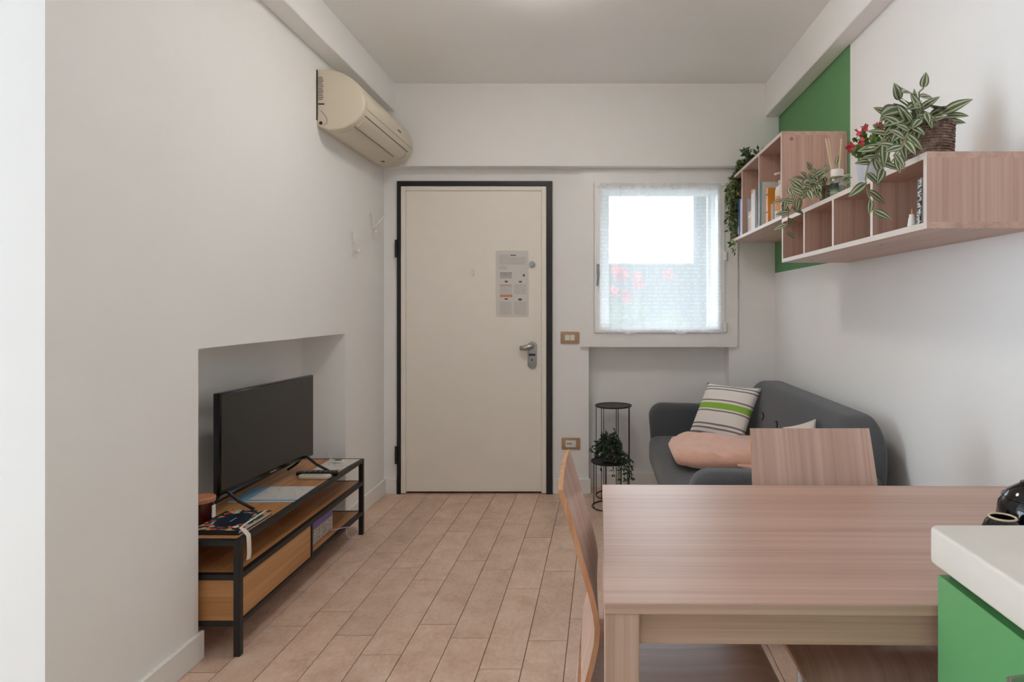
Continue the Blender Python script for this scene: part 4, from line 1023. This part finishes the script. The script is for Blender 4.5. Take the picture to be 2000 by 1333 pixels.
def put_leaf(parent, base_, tip, nrm, wf=1.0):
    base_, tip = Vector(base_), Vector(tip); y = tip-base_; L = y.length; y.normalize()
    n_ = Vector(nrm); n_ = n_-n_.project(y)
    if n_.length < 1e-4: n_ = Vector((0, -1, 0.3))-Vector((0, -1, 0.3)).project(y)
    n_.normalize(); x = y.cross(n_)
    m = Matrix((x*L*wf, y*L, n_*L)).transposed().to_4x4(); m.translation = base_
    o = bpy.data.objects.new('leaf', LEAF); COL.objects.link(o); o.parent = parent
    off = Matrix.Translation(-parent.location); o.matrix_local = off @ m
    return o
def vine(parent, pts, rnd, step, L0, mat='stem', wf=1.0, nlean=None, rad=0.0022):
    pts = [Vector(p) for p in pts]; bm = B(); tube(bm, pts, rad, 6); obj('vine', bm, mat, parent)
    k = 0
    for a, b_ in zip(pts, pts[1:]):
        L = (b_-a).length; n_ = max(1, round(L/step))
        for i in range(n_):
            p = a.lerp(b_, (i+0.5)/n_); dr = (b_-a).normalized(); sd = 1 if k % 2 else -1; k += 1
            side = dr.cross(Vector((0, -1, 0.2))).normalized()
            d = (dr*0.7+side*sd*rnd.uniform(0.7, 1.1)+Vector((rnd.uniform(-.3, .1), rnd.uniform(-.5, .2), rnd.uniform(-.25, .25)))).normalized()
            put_leaf(parent, p, p+d*L0*rnd.uniform(0.8, 1.2), Vector((rnd.uniform(-.7, .2), -1, rnd.uniform(0.1, .9))), wf)

ZL = LZ1+0.0005
# 1: basket plant
def basket_plant():
    rnd = random.Random(21); Y = 1.93; c_ = Vector((1.036, Y, ZL))
    t = thing('basket_plant', 'striped-leaf trailing plant in a brown wicker basket on the low shelf', 'plant', c_)
    m, nt, b = nodes('wicker'); setb(b, None, 0.8, 0, 0.2)
    mp = objmap(nt, (1, 1, 1)); n = noise(nt, mp.outputs['Vector'], 60, 2); r = ramp(nt, n.outputs['Fac'], [(0.3, rgb(92, 76, 68)), (0.55, rgb(138, 116, 104)), (0.75, rgb(176, 154, 140))]); nt.links.new(r.outputs['Color'], b.inputs['Base Color'])
    bm = B(); lathe(bm, [(0, 0), (0.066, 0), (0.069, 0.006), (0.0735, 0.125), (0.069, 0.125), (0.065, 0.10), (0, 0.10)], n=36); bk = obj('basket', bm, m, t, True, True)
    bm = B()     # woven rows and stakes
    for i in range(15):
        z = 0.006+i*0.0083; r0 = 0.0695+0.0045*z/0.125
        tube(bm, [((r0+0.0014*(1 if (j+i) % 2 else -1))*math.cos(2*PI*j/44), (r0+0.0014*(1 if (j+i) % 2 else -1))*math.sin(2*PI*j/44), z) for j in range(44)], 0.0033, 5, closed=True)
    w_ = obj('weave', bm, m, bk, 'all', True); w_['kind'] = 'stuff'
    bm = B(); lathe(bm, [(0, 0.10), (0.066, 0.10), (0, 0.106)], n=20); obj('soil', bm, 'soil', t, False, True)
    root = c_+Vector((0, 0, 0.105))
    def pl(x0, y0, x1, y1, Ya, Yb, nrm=(-0.3, -1, 0.5), wf=1.0): put_leaf(t, P(x0, y0, Ya), P(x1, y1, Yb), nrm, wf)
    # crown leaves (base, tip)
    for a in ((1803, 172, 1809, 141, 1.90, 1.88, 1.35), (1757, 196, 1747, 162, 1.90, 1.88, 1.35), (1782, 182, 1764, 178, 1.93, 1.86, 1.5), (1787, 215, 1786, 172, 1.90, 1.90, 0.6), (1797, 190, 1822, 188, 1.90, 1.92, 1.2),
              (1795, 216, 1836, 187, 1.90, 1.88, 0.9), (1840, 222, 1900, 192, 1.92, 1.86, 1.05), (1826, 214, 1822, 201, 1.95, 1.86, 1.5), (1845, 228, 1892, 225, 1.92, 1.86, 0.9), (1805, 240, 1850, 226, 1.88, 1.84, 1.0),
              (1830, 238, 1888, 238, 1.93, 1.90, 0.9), (1815, 228, 1860, 206, 1.95, 1.93, 1.1), (1775, 205, 1762, 190, 1.93, 1.87, 1.3), (1760, 212, 1722, 222, 1.92, 1.86, 1.2), (1752, 222, 1720, 234, 1.90, 1.85, 1.1),
              (1775, 222, 1735, 205, 1.94, 1.92, 1.1), (1780, 230, 1745, 250, 1.90, 1.84, 1.0), (1795, 245, 1770, 262, 1.86, 1.83, 1.0), (1790, 225, 1770, 205, 1.9, 1.86, 1.2), (1780, 215, 1800, 196, 1.88, 1.84, 1.1),
              (1808, 220, 1815, 240, 1.86, 1.83, 1.2), (1800, 232, 1782, 250, 1.85, 1.83, 1.1), (1765, 232, 1727, 244, 1.88, 1.83, 1.0), (1760, 240, 1728, 262, 1.87, 1.83, 1.0), (1770, 248, 1742, 275, 1.86, 1.82, 1.0), (1800, 205, 1772, 212, 1.9, 1.85, 1.1)):
        pl(*a[:6], wf=a[6])
    stems = [[root, P(1795, 215, 1.92), P(1795, 180, 1.91), P(1804, 172, 1.90)], [root, P(1785, 215, 1.93), P(1757, 196, 1.90)], [root, P(1830, 225, 1.93), P(1845, 222, 1.92)], [root, P(1765, 225, 1.91), P(1740, 225, 1.87)], [root, P(1850, 232, 1.92)]]
    for s in stems: bm = B(); tube(bm, s, 0.0026, 6); obj('stem', bm, 'stem', t)
    # trailing vines over the front of the shelf
    vine(t, [root, P(1780, 243, 1.86), P(1765, 275, 1.80), P(1745, 305, 1.765)], rnd, 0.026, 0.066, wf=0.95)
    vine(t, [root, P(1765, 240, 1.86), P(1735, 268, 1.84), P(1706, 296, 1.86)], rnd, 0.028, 0.066, wf=0.95)
    vine(t, [P(1740, 262, 1.84), P(1715, 292, 1.87), P(1695, 325, 1.87), P(1690, 350, 1.88), P(1695, 380, 1.885), P(1705, 400, 1.89), P(1706, 422, 1.89)], rnd, 0.027, 0.062, wf=0.95)
    vine(t, [root, P(1770, 232, 1.90), P(1742, 240, 1.90), P(1728, 256, 1.90)], rnd, 0.026, 0.066, wf=1.0)
    vine(t, [root, P(1775, 225, 1.93), P(1745, 222, 1.94), P(1728, 228, 1.94)], rnd, 0.022, 0.060, wf=1.05)
    vine(t, [root, P(1790, 230, 1.86), P(1800, 215, 1.88), P(1815, 222, 1.87)], rnd, 0.022, 0.060, wf=1.0)
    vine(t, [P(1735, 255, 1.86), P(1720, 285, 1.88), P(1712, 312, 1.86), P(1728, 335, 1.84)], rnd, 0.028, 0.060, wf=1.0)
    vine(t, [P(1770, 270, 1.80), P(1760, 292, 1.77), P(1740, 318, 1.78)], rnd, 0.03, 0.06, wf=0.95)
basket_plant()

# 2: plant in small dark pot, trailing at the end of the low shelf
def pot_plant():
    rnd = random.Random(33); c_ = Vector((1.045, 2.72, ZL))
    t = thing('striped_plant', 'striped-leaf trailing plant in a small dark pot beside the reed diffuser', 'plant', c_)
    bm = B(); lathe(bm, [(0, 0), (0.040, 0), (0.044, 0.004), (0.056, 0.085), (0.053, 0.088), (0.048, 0.072), (0, 0.072)], n=24); obj('pot', bm, plain('dark_wicker_pot', rgb(92, 76, 68), 0.8, var=0.3, gscale=110, grain=0.7), t, True, True)
    bm = B(); lathe(bm, [(0, 0.072), (0.049, 0.072), (0, 0.077)], n=16); obj('soil', bm, 'soil', t, False, True)
    root = c_+Vector((0, 0, 0.078))
    for a in ((1584, 332, 1576, 316, 2.74, 2.72, 1.3), (1578, 350, 1564, 336, 2.72, 2.68, 1.3), (1572, 350, 1547, 346, 2.72, 2.70, 0.7), (1590, 345, 1612, 330, 2.70, 2.70, 1.2), (1615, 338, 1613, 318, 2.76, 2.76, 1.0),
              (1634, 325, 1640, 301, 2.60, 2.60, 1.0), (1640, 350, 1660, 340, 2.58, 2.52, 1.0), (1600, 350, 1618, 340, 2.68, 2.62, 1.0), (1585, 360, 1604, 368, 2.68, 2.60, 1.2), (1588, 352, 1568, 362, 2.70, 2.62, 1.1),
              (1600, 345, 1585, 332, 2.72, 2.68, 1.1), (1645, 352, 1662, 358, 2.56, 2.52, 1.0), (1605, 335, 1625, 322, 2.74, 2.72, 1.0), (1580, 372, 1562, 384, 2.66, 2.6, 1.1), (1592, 372, 1604, 388, 2.64, 2.58, 1.0)):
        put_leaf(t, P(a[0], a[1], a[4]), P(a[2], a[3], a[5]), (-0.3, -1, 0.5), a[6])
    vine(t, [root, P(1588, 345, 2.70), P(1580, 335, 2.74)], rnd, 0.035, 0.055)
    vine(t, [root, P(1600, 352, 2.66), P(1575, 375, 2.60), P(1555, 392, 2.66)], rnd, 0.030, 0.062)
    vine(t, [root, P(1590, 360, 2.66), P(1560, 372, 2.68), P(1535, 388, 2.78), P(1526, 402, 2.82)], rnd, 0.030, 0.064)
    vine(t, [P(1565, 380, 2.66), P(1548, 400, 2.70), P(1540, 420, 2.74), P(1537, 445, 2.76), P(1535, 462, 2.765)], rnd, 0.036, 0.060)
    vine(t, [root, P(1625, 345, 2.62), P(1645, 350, 2.56)], rnd, 0.04, 0.055)
pot_plant()

# 3: red flowering plant
def flower_plant():
    rnd = random.Random(44); c_ = Vector((1.010, 2.265, ZL))
    t = thing('flowering_plant', 'small plant with red flowers in a white pot beside the wicker basket', 'plant', c_)
    bm = B(); lathe(bm, [(0, 0), (0.034, 0), (0.037, 0.004), (0.050, 0.090), (0.047, 0.092), (0.042, 0.075), (0, 0.075)], n=26); obj('pot', bm, plain('white_ceramic_pot', rgb(186, 192, 200), 0.35, var=0.02), t, True, True)
    bm = B(); lathe(bm, [(0, 0.075), (0.043, 0.075), (0, 0.079)], n=16); obj('soil', bm, 'soil', t, False, True)
    bl, bs = B(), B(); Y = 2.24
    heads = [(1658, 292), (1683, 277), (1676, 258), (1688, 250), (1716, 244), (1724, 252), (1712, 248), (1662, 286)]
    for (x, y) in heads+[(1690, 262), (1705, 262), (1720, 275), (1668, 270), (1700, 280), (1728, 268), (1712, 290), (1680, 292)]:
        p = P(x, y+4, Y+rnd.uniform(-.03, .03)); r_ = c_+Vector((rnd.uniform(-.015, .015), rnd.uniform(-.015, .015), 0.078))
        strand(bl, bs, [r_, r_.lerp(p, 0.55)+Vector((0, 0, 0.02)), p], 0.010, 0.026, rnd, 2, 0.75, 2)
    o = obj('foliage', bl, ['leaf_bright', 'leaf_ivy'], t); o['kind'] = 'stuff'
    obj('stem', bs, 'leaf_bright', t)
    for (x, y) in heads:
        p = P(x, y, Y-0.075); bm = B()
        for k in range(5):
            a = 2*PI*k/5+rnd.random(); d = Vector((math.cos(a), -0.25, math.sin(a))); small_leaf(bm, p, d, 0.018, rnd, 0, 0.9)
        lathe(bm, [(0, p.z-0.002), (0.003, p.z), (0, p.z+0.003)], p.x, p.y-0.003, 8); obj('flower', bm, 'petal', t)
flower_plant()

# 4: ivy hanging from the far end of the corner shelf
def ivy():
    rnd = random.Random(55); c_ = Vector((1.03, 3.95, UZ1+0.0005))
    t = thing('hanging_ivy', 'small-leaved ivy hanging down the far end of the corner shelf', 'plant', c_)
    bm = B(); lathe(bm, [(0, 0), (0.040, 0), (0.050, 0.060), (0.047, 0.062), (0.043, 0.05), (0, 0.05)], n=20); obj('pot', bm, plain('dark_pot', rgb(50, 44, 40), 0.7), t, True, True)
    bl, bs = B(), B(); root = c_+Vector((0, 0, 0.05))
    for i in range(16):
        a = rnd.uniform(0, 6.3); strand(bl, bs, [root, root+Vector((0.07*math.cos(a), 0.07*math.sin(a), rnd.uniform(0.02, 0.09)))], 0.014, 0.040, rnd, 1, 0.55)
    for i in range(15):
        x = rnd.uniform(1414, 1440); e = rnd.choice((400, 420, 440, 455, 470, 480, 495, 430)); Y = rnd.uniform(4.10, 4.17)
        pts = [root+Vector((-0.02, 0.02, 0)), P(rnd.uniform(1440, 1462), rnd.uniform(312, 330), 4.05), P(x+rnd.uniform(8, 14), 345, 4.12)]
        y = 345
        while y < e: y += 28; pts.append(P(x+rnd.uniform(-4, 4)+(6 if y > 450 else 0), min(y, e), Y))
        strand(bl, bs, pts, 0.018, 0.031, rnd, 3, 0.55)
    o = obj('foliage', bl, ['leaf_ivy_dark', 'leaf_ivy', 'leaf_ivy_pale'], t); o['kind'] = 'stuff'
    obj('vine', bs, 'stem', t)
ivy()

# reed diffuser
t = thing('reed_diffuser', 'glass reed diffuser with white cap and wooden sticks on the low shelf', 'diffuser', (0.972, 2.475, ZL))
b = B(); lathe(b, [(0, 0), (0.025, 0), (0.028, 0.004), (0.028, 0.060), (0.024, 0.072), (0.020, 0.076), (0.020, 0.080), (0, 0.080)], n=24); obj('bottle', b, 'bottle_glass', t, True, True)
b = B(); lathe(b, [(0, 0.003), (0.0255, 0.004), (0.0255, 0.040), (0, 0.040)], n=24); obj('liquid', b, plain('pale_green_oil', rgb(120, 138, 112), 0.1), t, True, True)
b = B(); 
for i in range(9):
    a = -2.0+i*0.12; 
g = [(b.verts.new((0.0286*math.cos(a), 0.0286*math.sin(a), 0.012)), b.verts.new((0.0286*math.cos(a), 0.0286*math.sin(a), 0.052))) for a in [PI*1.02+i*0.12 for i in range(12)]]
for A, C in zip(g, g[1:]): b.faces.new((A[0], C[0], C[1], A[1]))
mm, nt, bb = nodes('diffuser_label'); setb(bb, None, 0.5)
mp = objmap(nt, (1, 1, 1)); sep = nn(nt, 'ShaderNodeSeparateXYZ'); nt.links.new(mp.outputs['Vector'], sep.inputs[0]); r = ramp(nt, sep.outputs['Z'], [(0.012, rgb(150, 170, 130)), (0.026, rgb(74, 96, 64)), (0.034, rgb(38, 42, 36)), (0.05, rgb(34, 38, 36))]); nt.links.new(r.outputs['Color'], bb.inputs['Base Color'])
obj('printed_label', b, mm, t, 'all', True)
b = B(); lathe(b, [(0, 0.080), (0.0235, 0.080), (0.0245, 0.083), (0.0245, 0.106), (0.022, 0.109), (0.006, 0.109), (0.006, 0.100), (0, 0.100)], n=24); obj('cap', b, 'white_plastic', t, True, True)
for dx, dy, h in ((-0.045, 0.00, 0.232), (-0.030, 0.01, 0.236), (0.014, -0.008, 0.228)):
    b = B(); tube(b, [(0, 0, 0.03), (dx*0.45, dy*0.4, 0.10), (dx, dy, h)], 0.0028, 6); obj('reed', b, plain('pale_reed', rgb(216, 190, 158), 0.7), t, True, True)

# little things in the nearest compartment of the low shelf
ZI = LZ0+TH+0.0005
def tiny_bottle(x, y, mat, label):
    t = thing('tiny_bottle', label, 'bottle', (x, y, ZI))
    b = B(); lathe(b, [(0, 0), (0.0125, 0), (0.0135, 0.003), (0.0105, 0.026), (0.0085, 0.032), (0.0085, 0.038), (0, 0.038)], n=16); obj('body', b, mat, t, True, True)
    b = B(); lathe(b, [(0, 0.038), (0.003, 0.038), (0.0035, 0.046), (0.001, 0.056), (0, 0.057)], n=10); obj('stopper', b, 'lid_wood', t, True, True)
tiny_bottle(0.958, 1.868, 'white_plastic', 'tiny white bottle with a dark tip, front of the open compartment')
tiny_bottle(0.985, 1.850, plain('rosy_clay', rgb(172, 140, 128), 0.6), 'tiny rosy brown bottle beside the tiny white one')
t = thing('slim_book', 'slim black and white lettered book against the end panel of the low shelf', 'book', (0.998, 1.797, ZI)); t.rotation_euler = (0.06, 0, 0)
b = B(); box(b, -0.055, 0.055, -0.006, 0.008, 0, 0.128); obj('page_block', b, 'paper', t, False, True)
mm, nt, bb = nodes('lettered_cover'); setb(bb, None, 0.5); mp = objmap(nt, (80, 90, 170)); n = noise(nt, mp.outputs['Vector'], 1, 2); r = ramp(nt, n.outputs['Fac'], [(0.5, rgb(196, 198, 198)), (0.53, rgb(44, 46, 48))]); nt.links.new(r.outputs['Color'], bb.inputs['Base Color'])
b = B(); box(b, -0.057, 0.056, 0.008, 0.0105, 0, 0.130); box(b, -0.0585, -0.055, -0.008, 0.0105, 0, 0.130); obj('cover', b, mm, t, False, True)

# ------------------------------------------------------------------ dining table and chairs
def table():
    t = thing('dining_table', 'pale wood rectangular dining table in the foreground against the right wall', 'table', (0.022, 1.100, 0), -0.014)
    Wd, Dp, H = 1.185, 0.742, 0.755
    bm = B(); box(bm, 0, Wd, 0, Dp, H-0.019, H, 0.0012, 1); obj('tabletop', bm, 'elm_x', t, False, True)
    q = 0.062
    for x in (0.001, Wd-q-0.001):
        for y in (0.004, Dp-q-0.004):
            bm = B(); box(bm, x, x+q, y, y+q, 0, H-0.0195, 0.0015, 1); obj('leg', bm, 'elm_z', t, False, True)
    for y in (0.016, Dp-0.016-0.02):
        bm = B(); box(bm, q+0.001, Wd-q-0.001, y, y+0.02, 0.677, H-0.022); obj('apron', bm, 'elm_x', t, False, True)
    for x in (0.016, Wd-0.036):
        bm = B(); box(bm, x, x+0.02, q+0.004, Dp-q-0.004, 0.677, H-0.022); obj('apron', bm, 'elm_y', t, False, True)
table()

prof_back = [(-0.066, 0.905), (-0.050, 0.855), (-0.034, 0.800), (-0.019, 0.745), (-0.005, 0.699), (0.004, 0.660), (0.008, 0.632), (0.006, 0.600), (-0.004, 0.555), (-0.013, 0.522), (-0.018, 0.500), (-0.022, 0.460), (-0.026, 0.420), (-0.031, 0.370), (-0.037, 0.310)]
prof_seat = [(-0.014, 0.466), (0.006, 0.458), (0.035, 0.452), (0.10, 0.446), (0.20, 0.444), (0.30, 0.449), (0.36, 0.452), (0.395, 0.447), (0.415, 0.436), (0.424, 0.420)]
def ply_sheet(prof, wfun, th, sag, slot=None):
    bm = B(); ny = 12; k = len(prof); top, bot = [], []
    for i, (x, z) in enumerate(prof):
        a = Vector(prof[max(i-1, 0)]); b_ = Vector(prof[min(i+1, k-1)]); d = (b_-a).normalized(); n_ = Vector((-d.y, d.x))   # left of travel
        if n_.x < 0 and abs(n_.x) > abs(n_.y): n_ = -n_
        if n_.y < 0 and abs(n_.y) >= abs(n_.x): n_ = -n_
        w_ = wfun(i/(k-1)); ra, rb = [], []
        for j in range(ny+1):
            v = -1+2*j/ny; s = sag*(v*v)
            ra.append(bm.verts.new((x+n_.x*(th/2+s), v*w_, z+n_.y*(th/2+s)))); rb.append(bm.verts.new((x+n_.x*(-th/2+s), v*w_, z+n_.y*(-th/2+s))))
        top.append(ra); bot.append(rb)
    fs = []
    def hole(i, j): return slot is not None and slot[0] <= i < slot[1] and slot[2] <= j < slot[3]
    if slot:
        for i in range(slot[0], slot[1]):
            for j in (slot[2], slot[3]): bm.faces.new((top[i][j], top[i+1][j], bot[i+1][j], bot[i][j])).material_index = 1
        for j in range(slot[2], slot[3]):
            for i in (slot[0], slot[1]): bm.faces.new((top[i][j], top[i][j+1], bot[i][j+1], bot[i][j])).material_index = 1
    for i in range(k-1):
        for j in range(ny):
            if hole(i, j): continue
            fs.append(bm.faces.new((top[i][j], top[i][j+1], top[i+1][j+1], top[i+1][j]))); fs.append(bm.faces.new((bot[i][j], bot[i+1][j], bot[i+1][j+1], bot[i][j+1])))
        for j in (0, ny):
            fc = bm.faces.new((top[i][j], top[i+1][j], bot[i+1][j], bot[i][j])); fc.material_index = 1
    for i in (0, k-1):
        for j in range(ny):
            fc = bm.faces.new((top[i][j], bot[i][j], bot[i][j+1], top[i][j+1])); fc.material_index = 1
    bmesh.ops.recalc_face_normals(bm, faces=bm.faces[:]); return bm
M['frame_white'] = plain('pale_chromed_tube', rgb(206, 206, 206), 0.25, 0.35, var=0.02)
def chair(loc, rz, label):
    t = thing('dining_chair', label, 'chair', loc, rz, 'bent plywood dining chairs at the table')
    obj('backrest', ply_sheet(prof_back, lambda u: 0.181+0.014*min(1, u*1.5), 0.011, 0.004, (10, 12, 2, 10)), ['elm_chair', 'ply_edge'], t, True, True)
    obj('seat', ply_sheet(prof_seat, lambda u: 0.196-0.02*u**6, 0.011, 0.0), ['elm_seat', 'ply_edge'], t, True, True)
    for s in (-1, 1):
        b = B(); tube(b, [(-0.018, s*0.150, 0.432), (-0.024, s*0.155, 0.38), (-0.034, s*0.165, 0.27), (-0.065, s*0.178, 0.0)], 0.0105, 10); obj('leg', b, 'frame_white', t, True, True)
        b = B(); tube(b, [(0.345, s*0.160, 0.436), (0.355, s*0.165, 0.40), (0.385, s*0.178, 0.0)], 0.0105, 10); obj('leg', b, 'frame_white', t, True, True)
        b = B(); tube(b, [(-0.018, s*0.150, 0.430), (0.345, s*0.160, 0.432)], 0.009, 8); obj('seat_rail', b, 'frame_white', t, True, True)
chair((0, 1.445, 0), 0.0, 'plywood dining chair seen edge-on at the left side of the table')
chair((0.667, 1.853, 0), -PI/2, 'plywood dining chair at the far side of the table, its back towards the sofa')

# ------------------------------------------------------------------ kitchen unit
def kitchen():
    YE, XF = 1.098, 0.588
    b = B(); prism(b, rrect(XF, XR-0.002, -0.95, YE, [0, 0, 0, 0.020], 6), 'z', 0.833, 0.895, 0.006, 3)
    tag(obj('worktop', b, 'counter', None, True), 'thick white laminate kitchen worktop in the right foreground', 'worktop')
    t = thing('kitchen_cabinet', 'green lacquered base cabinet under the white worktop', 'cabinet', ((XF+XR)/2, 0.5, 0))
    b = B(); box(b, XF+0.034, XR-0.004, -0.94, YE-0.018, 0.10, 0.832); obj('carcass', b, 'green_lacquer', t)
    b = B(); box(b, XF+0.030, XF+0.034, -0.94, YE-0.018, 0.812, 0.832); obj('grip_channel', b, 'dark_green', t)
    b = B(); box(b, XF+0.06, XR-0.004, -0.94, YE-0.03, 0, 0.10); obj('plinth', b, 'green_lacquer', t)
    for ya, yb in ((0.50, YE-0.014), (-0.10, 0.497), (-0.94, -0.103)):
        b = B(); box(b, XF+0.012, XF+0.033, ya, yb, 0.105, 0.813, 0.001, 1); d = obj('door', b, 'green_lacquer', t)
        yh = ya+0.36 if ya > 0.4 else ya+0.3
        b = B(); tube(b, [(XF+0.012, yh, 0.765), (XF-0.012, yh, 0.762), (XF-0.018, yh-0.01, 0.755), (XF-0.018, yh-0.12, 0.755), (XF-0.012, yh-0.13, 0.758), (XF+0.012, yh-0.13, 0.758)], 0.006, 10); obj('handle', b, 'steel', d, True)
kitchen()
# black ceramics on the table behind the worktop
ZTB = 0.7555
c_ = P(1958, 1010, 1.30); t = thing('ceramic_cup', 'small black glazed ceramic cup with bare clay rim on the table', 'cup', (c_.x, 1.30, ZTB))
b = B(); lathe(b, [(0, 0), (0.026, 0), (0.034, 0.012), (0.0385, 0.040), (0.037, 0.062), (0.031, 0.076), (0.0262, 0.081), (0.0255, 0.084), (0.0225, 0.084), (0.0225, 0.078), (0.030, 0.055), (0, 0.02)], n=32); obj('body', b, 'ceramic_black', t, True, True)
b = B(); ring(b, 0, 0, 0.0845, 0.0245, 0.0024, 32); obj('rim', b, 'ceramic_rim', t, 'all', True)
b = B(); tube(b, [(0.030, 0.0, 0.060), (0.052, 0.0, 0.056), (0.054, 0.0, 0.030), (0.034, 0.0, 0.020)], 0.005, 8); obj('cup_handle', b, 'ceramic_black', t, 'all', True)
t = thing('ceramic_teapot', 'black glazed ceramic teapot cut by the right edge, beside the cup', 'teapot', (0.985, 1.385, ZTB))
b = B(); lathe(b, [(0, 0), (0.045, 0), (0.066, 0.020), (0.076, 0.055), (0.072, 0.085), (0.055, 0.112), (0.034, 0.126), (0.030, 0.128)], n=36); obj('body', b, 'ceramic_black', t, True, True)
b = B(); lathe(b, [(0.031, 0.127), (0.030, 0.132), (0.016, 0.138), (0.008, 0.141), (0.008, 0.146), (0.014, 0.151), (0.014, 0.156), (0.008, 0.160), (0, 0.161)], n=28); obj('lid', b, 'ceramic_black', t, True, True)
b = B(); tube(b, [(0.060, -0.02, 0.045), (0.092, -0.03, 0.07), (0.105, -0.035, 0.105), (0.118, -0.04, 0.118)], 0.012, 10, rads=[0.018, 0.014, 0.010, 0.008]); obj('spout', b, 'ceramic_black', t, 'all', True)
b = B(); tube(b, [(0.03, 0.055, 0.11), (0.055, 0.085, 0.12), (0.065, 0.105, 0.085), (0.05, 0.09, 0.045), (0.035, 0.062, 0.035)], 0.007, 8); obj('pot_handle', b, 'ceramic_black', t, 'all', True)
b = B(); ring(b, 0, 0, 0.100, 0.0655, 0.0012, 36); obj('shoulder_line', b, 'ceramic_black', t, 'all', True)
